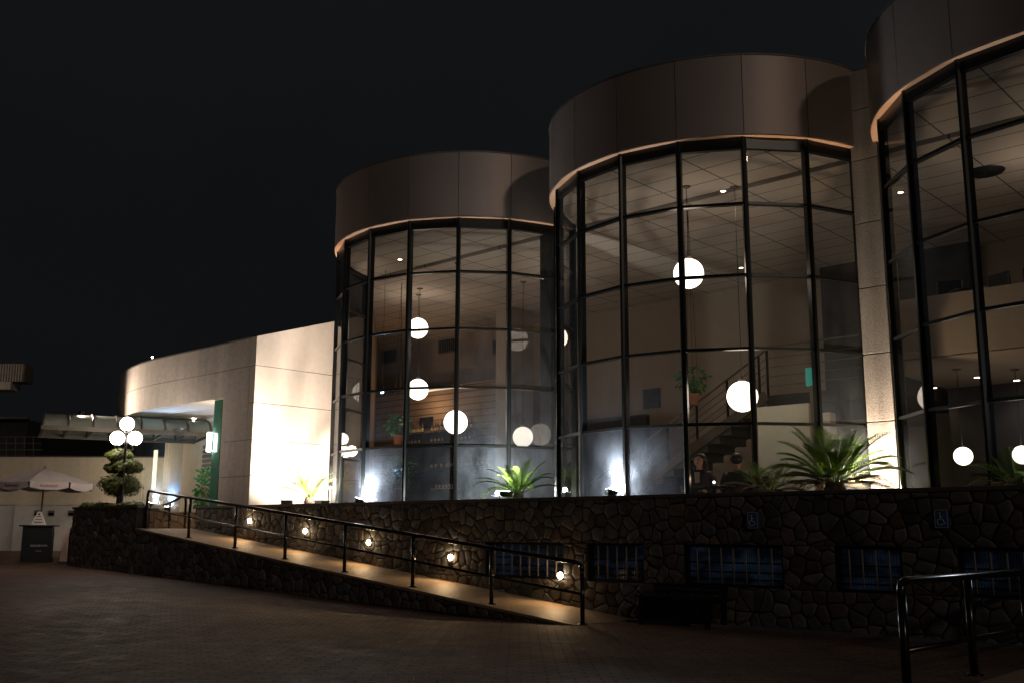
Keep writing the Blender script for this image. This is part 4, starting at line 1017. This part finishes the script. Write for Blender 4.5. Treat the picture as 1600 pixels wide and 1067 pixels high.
# ================================================================ WHITE WING
wg = thing('white_wing', 'curved white concrete wing with grooved panels left of the towers', 'building', (-5, -2, 0.5))
ZG = [1.60, 2.52, 3.34, 4.19, 5.05]
gp_ = 0.007
def topz(y): return 5.72 + (y + 3.65) * 0.315
q0 = [(-3.42, -3.65), (-3.30, -0.46)]
for i in range(5):
    z0 = ZG[i] + gp_; x_ = lambda y: -3.42 + 0.12 * (y + 3.65) / 3.19
    ya, yb = -3.65, -0.46
    za, zb = (ZG[i + 1] - gp_, ZG[i + 1] - gp_) if i < 4 else (topz(ya), topz(yb))
    q = MB(); q.hexa([(x_(ya) - .22, ya, z0), (x_(ya), ya, z0), (x_(yb), yb, z0), (x_(yb) - .22, yb, z0), (x_(ya) - .22, ya, za), (x_(ya), ya, za), (x_(yb), yb, zb), (x_(yb) - .22, yb, zb)])
    q.build('return_panel', M['plaster'], wg, bevel=0.004)
q = MB(); q.hexa([(-3.60, -3.40, 1.6), (-3.435, -3.40, 1.6), (-3.33, -0.47, 1.6), (-3.50, -0.47, 1.6), (-3.60, -3.40, 5.6), (-3.435, -3.40, 5.6), (-3.33, -0.47, 5.6), (-3.50, -0.47, 5.6)]); q.build('return_core', M['black'], wg)
# front wall: straight then curving back
fp = [(-3.645, -3.65), (-4.75, -3.62), (-5.3, -3.60), (-6.4, -3.60), (-7.5, -3.60)]
RCV = 10.7
for i in range(1, 17):
    a = R(48) * i / 16; fp.append((-7.5 - RCV * math.sin(a), -3.60 + RCV * (1 - math.cos(a))))
def band(path, z0, z1, thick=0.22, topf=None):
    q = MB(); n = len(path); nr = []
    for i in range(n):
        a = np.array(path[max(i - 1, 0)]); b = np.array(path[min(i + 1, n - 1)]); d = (b - a) / np.linalg.norm(b - a); nr.append(np.array([d[1], -d[0]]))
    inn = [np.array(p) + m_ * thick for p, m_ in zip(path, nr)]
    vs = [(*p, z0) for p in path] + [(*p, z1) for p in path] + [(*p, z0) for p in inn] + [(*p, z1) for p in inn]
    fs = []
    for i in range(n - 1):
        fs += [(2 * n + i, 2 * n + i + 1, 3 * n + i + 1, 3 * n + i), (n + i + 1, n + i, 3 * n + i, 3 * n + i + 1), (i, i + 1, 2 * n + i + 1, 2 * n + i)]
    fs += [(0, 2 * n, 3 * n, n), (n - 1, 2 * n - 1, 4 * n - 1, 3 * n - 1)]
    q.add(vs[:2 * n], [(i + 1, i, n + i, n + i + 1) for i in range(n - 1)], True)
    return q.add(vs, fs)
SO = 4.41
band(fp, 5.05 + gp_, 5.70, ).build('front_panel', M['wing_front'], wg)
band(fp[1:], SO, 5.05 - gp_).build('front_panel', M['wing_front'], wg)
for i in range(4): band([(-3.645, -3.65), (-4.75, -3.62)], ZG[i] + gp_ - (.9 if i == 0 else 0), (ZG[i + 1] if i < 3 else 4.19) - gp_).build('front_panel', M['wing_front'], wg)
band([(-3.645, -3.65), (-4.748, -3.62)], 4.19 + gp_, 5.05 - gp_).build('front_panel', M['wing_front'], wg)
core = [(x, y + 0.03) for x, y in fp]; band(core, SO + .02, 5.66, 0.15).build('front_core', M['black'], wg)
band([(-3.67, -3.62), (-4.72, -3.59)], 1.0, 5.0, 0.15).build('front_core', M['black'], wg)
q = MB(); pp = [(x, y + 0.2) for x, y in fp[1:18]] + [(-14.0, -0.62), (-4.75, -0.62)]
q.prism(pp[::-1], SO + 0.01, SO + 0.08); q.build('soffit', M['plaster'], wg)
q = MB(); pp = [(x, y + 0.1) for x, y in fp] + [(-15, -0.3), (-3.5, -0.3)]; q.prism(pp[::-1], 5.5, 5.58); q.build('roof', M['night_wall'], wg)
q = MB(); q.box(-12.5, -3.7, -0.75, -0.60, 1.0, SO + .01); q.build('entrance_back_wall', M['bwall'], wg)
q = MB(); q.box(-4.97, -4.75, -3.40, -0.75, 1.33, SO + .01); q.build('jamb_wall', M['plaster'], wg)
q = MB(); q.box(-5.32, -4.99, -3.50, -3.47, 1.34, SO - .01); q.build('green_glass_fin', M['glass_green'], wg)
band([(a, b - 0.012) for a, b in fp], 5.70, 5.735, 0.26).build('parapet_cap', M['grille'], wg)
# shutter, lit window strip
q = MB()
for k in range(18): q.box(-10.25, -8.75, -0.80, -0.765, 1.36 + k * .135, 1.36 + k * .135 + .085)
q.build('louvred_shutter', M['grille'], wg)
p = aty(245, 700, -0.80); q = MB(); q.box(p[0] - .09, p[0] + .09, -0.84, -0.80, 2.55, 3.75); q.build('light_strip', M['strip'], wg)
lamp('POINT', (p[0] + .2, -1.6, 2.9), 42, (1, .85, .66), wg, size=.1); lamp('POINT', (-7.2, -1.5, 2.8), 24, (1, .88, .72), wg, size=.1)  # unseen lamps added to brighten the entrance back wall, no fixtures
gs = thing('glass_screen', 'tall wet-looking glass screen glowing blue-white by the entrance', 'glass screen', (-9.7, -2.6, 1.9))
for a, b in ((-11.2, -10.26), (-10.24, -8.97), (-8.95, -8.2)):
    z_ = 1.90 if b < -8.9 else 1.775; q = MB(); q.quad((a, -2.605, z_), (b, -2.605, z_), (b, -2.605, 3.95), (a, -2.605, 3.95)); q.build('glass_panel', M['glass_rain'], gs)
q = MB(); q.box(-11.2, -8.2, -2.63, -2.585, 3.95, 3.99); q.build('top_rail', M['grille'], gs)
floodlight((-9.5, -2.72, 2.0), (-9.4, -2.57, 2.7), 110, (.80, .92, 1.0), 'lens_cool', 'floodlight on the ochre wall at the foot of the wet glass screen', 140, 0.1)
floodlight((-8.62, -2.72, 1.88), (-8.62, -2.58, 2.8), 300, (.25, .55, 1.0), 'lens_cool', 'blue floodlight on the lower part of the ochre landing wall', 120, 0.08)
# sconce on the fin
sc_ = thing('sconce', 'bright white cylindrical sconce on the green glass fin', 'wall lamp', (-5.32, -3.56, 3.4))
q = MB(); q.lathe([(0.052, 3.16), (0.058, 3.18), (0.058, 3.60), (0.052, 3.62)], (-5.33, -3.58, 0), 20); q.build('opal_tube', M['tube'], sc_)
q = MB(); q.box(-5.36, -5.30, -3.52, -3.50, 3.2, 3.6); q.build('bracket', M['iron'], sc_)
lamp('POINT', (-5.5, -3.2, 3.75), 34, (1, .90, .76), sc_, size=0.1)
# soffit downlights
for (x, y, lb) in ((-6.6, -2.0, 'recessed downlight in the entrance soffit nearest the green fin'), (-9.3, -1.7, 'recessed downlight in the entrance soffit above the wet glass screen')):
    downlight((x, y, SO + .008), 110, lb, 'downlights in the entrance soffit', 0.07)
# bamboo by the fin
p = (aty(319, 745, -2.0)[0], -2.0, 1.345); pot_plant(p, 1.25, .22, 'slim green plant in a pot beside the green glass fin', 240, .14, .14, 9)
# roof spotlight on the parapet
p = np.array([-8.43, -3.5, 5.74])
rs = thing('roof_spotlight', 'tiny bright spotlight on the parapet of the white wing', 'spotlight', p)
q = MB(); q.tube([p, p + [0, 0, .05]], .012, 6); q.build('stem', M['iron'], rs)
q = MB(); q.lathe([(.03, .04), (.045, .06), (.03, .1)], p, 12); q.build('housing', M['iron'], rs)
q = MB(); q.ball(p + [0.02, -.05, .06], .026, n=10, m=6); q.build('bulb', M['lens_warm'], rs)
# ---- barrel canopy
A1, B1 = atk(67.5, 667, 26.2), atk(329.5, 678.6, 28.0); A1[2] = B1[2] = (A1[2] + B1[2]) / 2
bc = thing('barrel_canopy', 'barrel-vaulted polycarbonate canopy on dark beams over the entrance walk', 'canopy', A1)
dx = (B1 - A1); Lc = np.linalg.norm(dx); dx /= Lc; nn = np.array([-dx[1], dx[0], 0]);  nn = nn if nn[1] > 0 else -nn
WC, RS = 2.6, 0.44
def vault(s_, t, dz=0): return A1 + dx * s_ + nn * (WC * (0.5 - 0.5 * math.cos(PI * t))) + np.array([0, 0, 0.04 + dz + RS * math.sin(PI * t)])
NS = 7
for k in range(NS):
    s0, s1 = Lc * k / NS + .03, Lc * (k + 1) / NS - .03; q = MB(); m = 12
    vs = [vault(s_, i / m) for s_ in (s0, s1) for i in range(m + 1)] + [vault(s_, i / m, -.012) for s_ in (s0, s1) for i in range(m + 1)]
    q.add(vs, [(i, i + 1, m + 2 + i, m + 1 + i) for i in range(m)] + [(2 * m + 2 + m + 1 + i, 2 * m + 2 + m + 2 + i, 2 * m + 2 + i + 1, 2 * m + 2 + i) for i in range(m)], True); q.build('roof_sheet', M['poly'], bc)
for k in range(NS + 1):
    q = MB(); q.tube([vault(Lc * k / NS, i / 12, .004) for i in range(13)], 0.032, 8); q.build('arch_rib', M['beam'], bc)
for off, nm in ((0, 'front_beam'), (WC, 'rear_beam')):
    q = MB(); q.bar(A1 + nn * off - dx * .05, B1 + nn * off, 0.09, 0.11); q.build(nm, M['beam'], bc)
for k in range(0, NS + 1):
    q = MB(); q.bar(A1 + dx * (Lc * k / NS) + nn * .06, A1 + dx * (Lc * k / NS) + nn * (WC - .06), 0.05, 0.05); q.build('tie_bar', M['iron'], bc)
p = vault(Lc * .22, .42) + np.array([0, 0, .09])
cf = thing('canopy_uplight', 'small uplight on the canopy roof washing the curved white wall', 'spotlight', p)
q = MB(); q.lathe([(.04, -.12), (.07, -.06), (.09, 0.0)], p, 14); q.build('housing', M['iron'], cf)
lamp('SPOT', p + [0, 0, .03], 330, (1, .84, .68), cf, (-8.0, -3.6, 5.2), .06, R(150), .9)

# ================================================================ LEFT: street lamp, boundary wall, umbrella stand
lx, ly = aty(193, 740, -5.0)[0], -5.0
sl_ = thing('street_lamp', 'black lamp post with three glowing white globes on the planter', 'street lamp', (lx, ly, 1.83))
q = MB(); q.lathe([(.09, 0), (.09, .05), (.05, .09), (.045, .5), (.05, .52), (.036, .56), (.032, 1.5), (.05, 1.52), (.03, 1.56), (.03, 1.72)], (lx, ly, 1.83), 16); q.build('post', M['iron'], sl_)
for (ox, oy, oz, arm) in [(0, 0, 3.80, False), (-.16, -.14, 3.46, True), (.16, .14, 3.46, True)]:
    c = np.array([lx + ox * 1.0, ly + oy * 1.0, oz])
    q = MB(); q.ball(c, .165, n=28, m=18); q.build('globe', M['globe_street'], sl_)
    if arm:
        b = np.array([lx, ly, 3.22]); q = MB(); h = c - [0, 0, .17]
        pts = [b, b + (h - b) * .4 + [0, 0, -.10], b + (h - b) * .85 + [0, 0, -.10], h + [0, 0, -.02], h + [0, 0, .02]]
        q.tube(pts, .016, 8); q.tube([h + [0, 0, -.05 - .02 * math.cos(a)] + (h - b) * np.array([1, 1, 0]) * .25 * math.sin(a) for a in [i * .5 for i in range(13)]], .008, 6)
        q.build('arm', M['iron'], sl_)
    q = MB(); q.lathe([(.03, -.05), (.07, -.01), (.05, .02)], c - [0, 0, .165], 14); q.build('globe_cup', M['iron'], sl_)
lamp('POINT', (lx - .2, ly - .35, 3.5), 50, (1, .84, .68), sl_, size=.15)
# boundary wall along the image of the left edge
D_ = np.array([0.740184, 0.672392, 0]); D_ /= np.linalg.norm(D_); Nv = np.array([D_[1], -D_[0], 0])
O_ = np.array([-17.05, -3.75, 0])
def bw(s0, s1, d0, d1, z0, z1, q):
    P = lambda s_, d, z: tuple(O_ + D_ * s_ + Nv * d + np.array([0, 0, z]))
    return q.hexa([P(s0, d1, z0), P(s1, d1, z0), P(s1, d0, z0), P(s0, d0, z0), P(s0, d1, z1), P(s1, d1, z1), P(s1, d0, z1), P(s0, d0, z1)])
bwall = thing('boundary_wall', 'tall beige boundary wall with paler lower band behind the umbrella', 'wall', O_)
q = MB(); bw(-14, 8.5, -.25, 0, 2.13, 3.56, q); q.build('upper_wall', M['bwall'], bwall)
q = MB(); bw(-14, 8.5, -.25, .06, 0.2, 2.06, q); q.build('lower_wall', M['bwall_low'], bwall)
q = MB(); bw(-14, 8.5, -.25, .10, 2.06, 2.13, q); q.build('ledge', M['bwall'], bwall)
q = MB(); bw(-14, 8.5, -.28, .03, 3.56, 3.60, q); q.build('coping', M['coping'], bwall)
mc = thing('meter_cabinet', 'white meter cabinet with three small square openings in the boundary wall', 'cabinet', O_ + D_ * 1.2 + [0, 0, .6])
q = MB(); bw(.58, 3.4, .061, .12, .62, 2.02, q); q.build('cabinet_front', M['white_paint'], mc)
for s_ in (1.31, 1.74, 2.36):
    q = MB(); bw(s_ - .10, s_ + .10, .121, .135, 1.72, 1.90, q); wd = q.build('window', M['grille'], mc)
    q = MB(); bw(s_ - .07, s_ + .07, .136, .14, 1.75, 1.83, q); q.build('pane', M['screen'], wd)
g = MB(); bw(-14, 8.5, .065, .75, .25, .64, g); g.build('kerb_strip', M['kerb'], kind='structure')
# umbrella, counter and sign
ux, uy = -10.26, -5.31; ug = gz(ux)
um = thing('parasol', 'pale eight-sided parasol with printed valance above the dark promotion counter', 'umbrella', (ux, uy, ug), 0.1)
q = MB(); q.tube([(0, 0, 0), (0, 0, 2.36)], .022, 10); q.build('pole', M['pole_wood'], um, True)
q = MB(); NR = 8; RR = 1.22; zr, za = 1.98, 2.36
rngs = [0, .3, .6, .85, 1.0]
def cz(t): return za - (za - zr) * (t ** 1.12)
vs = [(0, 0, za)]
for t in rngs[1:]:
    for k in range(NR * 2):
        a = 2 * PI * k / (NR * 2); sag = 0 if k % 2 == 0 else 1
        r_ = RR * t * (1 if sag == 0 else .93); vs.append((r_ * math.cos(a), r_ * math.sin(a), cz(t) - sag * .03 * t))
m = NR * 2
fs = [(0, 1 + k, 1 + (k + 1) % m) for k in range(m)] + [(1 + j * m + k, 1 + (j + 1) * m + k, 1 + (j + 1) * m + (k + 1) % m, 1 + j * m + (k + 1) % m) for j in range(len(rngs) - 2) for k in range(m)]
q.add(vs, fs); cn = q.build('canopy', M['fabric'], um, True)
so = cn.modifiers.new('thickness', 'SOLIDIFY'); so.thickness = 0.006
for k in range(NR):
    a0, a1 = 2 * PI * k / NR + .02, 2 * PI * (k + 1) / NR - .02
    q = MB(); pts = []
    for i in range(5):
        a = a0 + (a1 - a0) * i / 4; r_ = RR * (1 - .07 * math.sin(PI * i / 4)) ; pts.append((r_ * math.cos(a), r_ * math.sin(a)))
    zt_ = [zr - .03 * math.sin(PI * i / 4) - .004 for i in range(5)]; dp = random.uniform(.15, .18)
    vs = [(x, y, z) for (x, y), z in zip(pts, zt_)] + [(x * 1.0, y * 1.0, z - dp + (.03 if i in (0, 4) else 0)) for i, ((x, y), z) in enumerate(zip(pts, zt_))]
    q.add(vs, [(i, i + 1, 6 + i, 5 + i) for i in range(4)]); v_ = q.build('valance', M['fabric'], um, True); s2 = v_.modifiers.new('thickness', 'SOLIDIFY'); s2.thickness = .004
    q = MB(); q.tube([(.03, 0, za - .06), (RR * .99 * math.cos(2 * PI * k / NR), RR * .99 * math.sin(2 * PI * k / NR), zr - .008)] if k == 0 else [(.03 * math.cos(2 * PI * k / NR), .03 * math.sin(2 * PI * k / NR), za - .06), (RR * .99 * math.cos(2 * PI * k / NR), RR * .99 * math.sin(2 * PI * k / NR), zr - .008)], .010, 6); q.build('rib', M['pole_wood'], um, True)
q = MB(); q.lathe([(.03, za), (.035, za + .03), (.012, za + .06), (.02, za + .08), (.0, za + .1)], n=12, close=False); q.build('finial', M['pole_wood'], um, True)
def lettering(txt, size, mat, parent, M4, name='lettering', ext=0.002):
    cu = bpy.data.curves.new(name, 'FONT'); cu.body = txt; cu.size = size; cu.extrude = ext; cu.align_x = 'CENTER'; cu.align_y = 'CENTER'
    to = bpy.data.objects.new(name, cu); COL.objects.link(to)
    bpy.context.view_layer.update()
    dg = bpy.context.evaluated_depsgraph_get(); me = bpy.data.meshes.new_from_object(to.evaluated_get(dg))
    bpy.data.objects.remove(to); me.transform(M4); me.materials.clear(); me.materials.append(mat)
    o = bpy.data.objects.new(name, me); COL.objects.link(o); o.parent = parent; return o
# orientation facing the viewer from the stand
va = math.atan2(CAM[1] - uy, CAM[0] - ux)          # direction to the viewer
cz_ = thing('promotion_counter', 'small dark promotion counter with white lettering under the parasol', 'counter', (ux, uy, ug), va + PI / 2 - .12)
q = MB(); q.box(-.34, .34, -.34, .10, .07, .88); q.build('counter_body', M['navy'], cz_, True, .006)
q = MB(); q.box(-.36, -.341, -.33, .09, .07, .88); q.build('side_panel', M['navy_side'], cz_, True)
q = MB(); q.box(-.44, .46, -.40, .14, .88, .915); q.build('counter_top', M['black'], cz_, True, .005)
q = MB(); q.box(-.36, .36, -.36, .12, 0, .07); q.build('plinth', M['black'], cz_, True)
T_ = lambda x, y, z: Matrix.Translation((x, y, z)) @ Matrix.Rotation(R(90), 4, 'X')
lettering('EISENBAHN', .075, M['letter'], cz_, T_(0.05, -.343, .40))
lettering('CERVEJA', .035, M['letter'], cz_, T_(0.05, -.343, .27))
for k in (5, 6, 7):
    a = 2 * PI * (k + .5) / NR
    lettering('Budweiser', .10, M['letter_red'], um, Matrix.Translation((RR * .94 * math.cos(a), RR * .94 * math.sin(a), zr - .10)) @ Matrix.Rotation(a + PI / 2, 4, 'Z') @ Matrix.Rotation(R(90), 4, 'X'), 'valance_lettering')
ts = thing('table_sign', 'white triangular card sign with red print on the counter top', 'sign', (ux, uy, ug + .916), va + PI / 2 - .12)
q = MB(); q.hexa([(-.19, -.30, 0), (.15, -.30, 0), (.15, -.06, 0), (-.19, -.06, 0), (-.06, -.20, .34), (.02, -.20, .34), (.02, -.16, .34), (-.06, -.16, .34)]); q.build('card', M['white_paint'], ts, True)
for k, (w_, z) in enumerate(((.10, .20), (.15, .13), (.19, .06))):
    yy = -.30 + .10 * z / .34 - .004; q = MB(); q.box(-.02 - w_ / 2, -.02 + w_ / 2, yy - .002, yy + .006, z, z + .022); q.build('print_line', M['letter_red'], ts, True)
q = MB(); q.lathe([(.028, 0), (.028, .004)], n=14); ob = q.build('print_badge', M['letter_red'], ts, True); ob.matrix_local = Matrix.Translation((-.02, -.226, .27)) @ Matrix.Rotation(R(90), 4, 'X')
p = atk(99, 876, 25.6); z_ = gz(p[0])
t = thing('folded_board', 'pale pinkish board leaning beside the promotion counter', 'board', (p[0], p[1], z_), va + PI / 2 - .1)
q = MB(); q.hexa([(-.09, 0, 0.05), (.10, 0, 0.05), (.10, .03, 0.05), (-.09, .03, 0.05), (-.07, .14, .86), (.12, .14, .86), (.12, .17, .86), (-.07, .17, .86)]); q.build('board', M['pink'], t, True)
q = MB(); q.box(-.12, .2, -.06, .2, 0, .05); q.build('foot', M['kerb'], t, True)
# stair railing beside the planter
p0 = atk(107, 872, 25.4); p1 = atk(127, 815, 26.6); z0 = gz(p0[0])
sr = thing('stair_railing', 'short black stair railing between the board and the stone planter', 'railing', (p0[0], p0[1], z0))
q = MB(); q.tube([(p0[0], p0[1], z0), (p0[0], p0[1], z0 + .80), tuple(p0 * .94 + p1 * .06 + [0, 0, .02])[:2] + (z0 + .86,), (p1[0], p1[1], z0 + 1.25)], .028, 10); q.build('handrail', M['rail'], sr)
q = MB(); q.tube([(p1[0], p1[1], z0), (p1[0], p1[1], z0 + 1.24)], .028, 10); q.build('post', M['rail'], sr)
q = MB(); q.tube([(p0[0], p0[1], z0 + .45), (p1[0], p1[1], z0 + .85)], .018, 8); q.build('mid_rail', M['rail'], sr)
# entrance hand rail behind the planter head
er = thing('landing_railing', 'short curved black handrail behind the topiary bush on the landing', 'railing', (-5.9, -3.95, 1.34))
q = MB(); q.tube([(-6.6, -3.95, 1.90), (-6.0, -3.95, 2.02), (-5.75, -3.95, 2.1), (-5.62, -3.95, 2.08), (-5.58, -3.95, 1.95), (-5.58, -3.95, 1.34)], .03, 10); q.build('handrail', M['rail'], er)
q = MB(); q.tube([(-6.3, -3.95, 1.34), (-6.3, -3.95, 1.96)], .026, 10); q.build('post', M['rail'], er)
# ---- unlit buildings behind the boundary wall
nb = thing('neighbour_house', 'unlit dark house beyond the boundary wall at the far left', 'building', (-24, 4, 0.6))
def fb(q, u0, u1, v0, z1, k, kd):
    a, b = atk(u0, v0, k), atk(u1, v0, k); d = b - a; d[2] = 0; n_ = np.array([FW[0], FW[1], 0]); n_ /= np.linalg.norm(n_)
    P = lambda o, z: (o[0], o[1], z)
    return q.hexa([P(a, 0.3), P(b, 0.3), P(b + n_ * kd, 0.3), P(a + n_ * kd, 0.3), P(a, z1), P(b, z1), P(b + n_ * kd, z1), P(a + n_ * kd, z1)])
zt_ = atk(30, 655, 37)[2]
q = MB(); fb(q, -160, 44, 655, zt_, 37, 8); q.build('left_block', M['night_wall'], nb)
q = MB(); fb(q, 44.5, 200, 655, zt_ - .05, 38.2, 8); q.build('right_block', M['black'], nb)
q = MB(); a, b = atk(-160, 655, 36.9), atk(44, 655, 36.9); q.bar((a[0], a[1], zt_ + .04), (b[0], b[1], zt_ + .04), .3, .08); q.build('roof_edge', M['grille'], nb)
br_ = thing('balcony_railing', 'faint metal railing on the dark roof behind the boundary wall', 'railing', atk(10, 712, 34))
for u in range(-60, 66, 14):
    a, b = atk(u, 715, 34.5), atk(u, 682, 34.5); q = MB(); q.tube([a, b], .018, 6); q.build('post', M['grille'], br_)
for v in (682, 692, 702):
    q = MB(); q.tube([atk(-62, v, 34.5), atk(66, v, 34.5)], .014, 6); q.build('rail', M['grille'], br_)
tl = thing('neighbour_block', 'dark tall block at the left photo edge carrying the air conditioner', 'building', atk(-60, 700, 39))
a = atk(-160, 620, 39); b = atk(1, 620, 39)
q = MB(); fb(q, -260, -45, 620, 12.5, 39, .3); q.build('block_wall', M['night_wall'], tl)
A2, B2 = atk(-20, 567, 38.2), atk(38, 572, 38.2)
ac = thing('air_conditioner', 'pale finned air conditioner unit projecting at the left photo edge', 'air conditioner', A2)
dd = B2 - A2; dd[2] = 0; ld_ = np.linalg.norm(dd); dd /= ld_; n_ = np.array([-dd[1], dd[0], 0])
def ab(q, s0, s1, d0, d1, z0, z1):
    P = lambda s_, d, z: tuple(np.array([A2[0], A2[1], 0]) + dd * s_ + n_ * d + [0, 0, z])
    return q.hexa([P(s0, d0, z0), P(s1, d0, z0), P(s1, d1, z0), P(s0, d1, z0), P(s0, d0, z1), P(s1, d0, z1), P(s1, d1, z1), P(s0, d1, z1)])
zt_ = A2[2]
q = MB(); ab(q, 0, ld_, .1, .8, zt_ - .68, zt_); q.build('casing', M['grille'], ac)
q = MB()
for k in range(14): ab(q, ld_ * k / 14, ld_ * k / 14 + .045, -.02, .1, zt_ - .68, zt_ - .02)
q.build('fins', M['ac'], ac)
q = MB(); ab(q, -.1, ld_ * .68, 0, .8, zt_ - .98, zt_ - .69); q.build('drip_tray', M['ac'], ac)
lamp('POINT', np.array([A2[0], A2[1], zt_ - 1.2]) - n_ * 1.6, 6, (1, .8, .65), ac, size=.1)  # unseen point light in front of the unit, no fixture of its own

# ================================================================ PEOPLE seated behind the glass
def person(loc, rz_, lb, coat, hair_mat, long_hair=True):
    t = thing('person', lb, 'person', loc, rz_)
    vs = []; es = []; rd = []
    def add(p, r, par=None):
        vs.append(p); rd.append(r); i = len(vs) - 1
        if par is not None: es.append((par, i))
        return i
    pel = add((0, 0, .50), .15); wa = add((0, .0, .66), .13, pel); ch = add((0, -.01, .86), .145, wa); sh_ = add((0, 0, .98), .10, ch); nk = add((0, -.02, 1.06), .052, sh_); hd0 = add((0, -.035, 1.13), .075, nk); hd = add((0, -.045, 1.21), .092, hd0); add((0, -.03, 1.275), .07, hd)
    for s_ in (-1, 1):
        a = add((s_ * .17, 0, .95), .062, sh_); b = add((s_ * .22, -.06, .72), .048, a); c = add((s_ * .17, -.27, .66), .036, b); h = add((s_ * .14, -.35, .675), .026, c)
        for j in range(4):
            f0 = add((s_ * (.17 - j * .018), -.385, .672), .010, h); f1 = add((s_ * (.168 - j * .018), -.42 - .008 * (j in (1, 2)), .662), .009, f0); add((s_ * (.166 - j * .018), -.44 - .01 * (j in (1, 2)), .650), .008, f1)
        th = add((s_ * .105, -.355, .668), .011, h); add((s_ * .085, -.385, .66), .009, th)
        a = add((s_ * .10, -.04, .48), .095, pel); b = add((s_ * .12, -.44, .47), .065, a); c = add((s_ * .12, -.45, .08), .045, b); add((s_ * .12, -.58, .04), .038, c)
    me = bpy.data.meshes.new('body'); me.from_pydata(vs, es, [])
    o = bpy.data.objects.new('body', me); COL.objects.link(o); o.parent = t
    sk = o.modifiers.new('skin', 'SKIN'); me.skin_vertices.new() if not me.skin_vertices else None
    for i, r_ in enumerate(rd): me.skin_vertices[0].data[i].radius = (r_, r_ * .85 if i in (1, 2) else r_)
    me.skin_vertices[0].data[0].use_root = True
    ss = o.modifiers.new('smooth', 'SUBSURF'); ss.levels = 2; ss.render_levels = 2
    me.materials.append(M['skin']); sk.use_smooth_shade = True
    # jacket
    q = MB()
    prof = [(.185, .46), (.175, .60), (.185, .80), (.195, .92), (.15, 1.0), (.075, 1.045)]
    n = 20; vv = []
    for r_, z in prof:
        for k in range(n):
            a = 2 * PI * k / n; vv.append((r_ * 1.15 * math.cos(a), r_ * .78 * math.sin(a) - .01, z))
    q.add(vv, [(i * n + k, i * n + (k + 1) % n, (i + 1) * n + (k + 1) % n, (i + 1) * n + k) for i in range(len(prof) - 1) for k in range(n)], True)
    for s_ in (-1, 1): q.tube([(s_ * .16, 0, .965), (s_ * .225, -.03, .84), (s_ * .235, -.065, .71), (s_ * .18, -.25, .665)], [.075, .07, .062, .05], 12)
    q.build('jacket', coat, t, True)
    q = MB()
    for s_ in (-1, 1): q.tube([(s_ * .10, .02, .49), (s_ * .12, -.45, .49), (s_ * .12, -.46, .10)], [.11, .082, .06], 12)
    q.ball((0, 0, .50), .20, .16, .12); q.build('trousers', coat, t, True)
    q = MB(); q.ball((0, .0, 1.235), .106, .112, .10, 20, 12)
    if long_hair:
        for k in range(14):
            a = R(-25 + 230 * k / 13); x, y = .092 * math.cos(a), .085 * math.sin(a)
            q.tube([(x * .8, y * .8, 1.27), (x * 1.06, y * 1.06, 1.16), (x * 1.1, y * 1.0 + .01, 1.02), (x * 1.15, y * .95, .90)], [.02, .03, .03, .012], 7)
    hr = q.build('hair', hair_mat, t, True)
    # face details
    q = MB(); q.tube([(0, -.134, 1.215), (0, -.152, 1.185), (0, -.138, 1.178)], [.008, .012, .008], 8); q.ball((-.098, -.03, 1.19), .012, .018, .028, 10, 8); q.ball((.098, -.03, 1.19), .012, .018, .028, 10, 8); q.ball((0, -.065, 1.185), .078, .075, .10, 18, 12); q.build('face', M['skin'], t, True)
    q = MB(); q.ball((-.032, -.132, 1.21), .011, .007, .006, 8, 6); q.ball((.032, -.132, 1.21), .011, .007, .006, 8, 6); q.build('eyes', M['hair'], t, True)
    q = MB(); q.ball((0, -.131, 1.145), .024, .008, .007, 10, 6); q.build('mouth', M['letter_red'], t, True)
    if long_hair:
        q = MB(); q.quad((-.05, -.165, 1.0), (.05, -.165, 1.0), (.04, -.175, .82), (-.04, -.175, .82)); q.build('shirt_front', M['shirt'], t, True)
    return t
person((7.19, -1.75, 1.3), R(12), 'woman with long dark hair in dark jacket seated behind the glass', M['coat'], M['hair'])
person((7.66, -1.35, 1.3), R(205), 'person in dark clothes seated with back turned beside the woman', M['coat'], M['hair'], False)
for (x, y, lb) in ((7.19, -1.75, 'dark dining chair under the long haired woman'), (7.66, -1.35, 'dark dining chair under the person with back turned')):
    c = thing('dining_chair', lb, 'chair', (x, y, 1.3), 0, 'dining chairs by the glass')
    q = MB(); q.box(x - .21, x + .21, y - .21, y + .21, 1.68, 1.72); q.build('seat', M['black'], c)
    for sx in (-.18, .18):
        for sy in (-.18, .18):
            q = MB(); q.box(x + sx - .018, x + sx + .018, y + sy - .018, y + sy + .018, 1.3, 1.68); q.build('leg', M['iron'], c)

p = aty(1116, 765, -2.2)
dt = thing('dining_table', 'small dark dining table in front of the seated pair behind the glass', 'table', (p[0], p[1], 1.3))
q = MB(); q.lathe([(.33, .70), (.34, .71), (.34, .73), (.33, .735)], (p[0], p[1], 1.3), 28); q.build('table_top', M['wood_dark'], dt)
q = MB(); q.lathe([(.22, 0.0), (.22, .02), (.035, .05), (.03, .70)], (p[0], p[1], 1.3), 16); q.build('table_leg', M['iron'], dt)
tl_ = thing('table_lamp', 'tiny bluish white light on the dining table behind the glass', 'lamp', (p[0], p[1], 2.036))
q = MB(); q.lathe([(.035, 0.0), (.035, .012), (.012, .02), (.012, .05)], (p[0], p[1], 2.036), 14); q.build('base', M['iron'], tl_)
q = MB(); q.ball((p[0], p[1], 2.10), .022, n=12, m=8); q.build('bulb', emit('table_lamp_bulb', (.75, .9, 1.0), 12), tl_)
lamp('POINT', (p[0], p[1], 2.16), 2.2, (1.0, .66, .42), tl_, size=.03)  # warm light added for the woman's face; the bulb itself is bluish
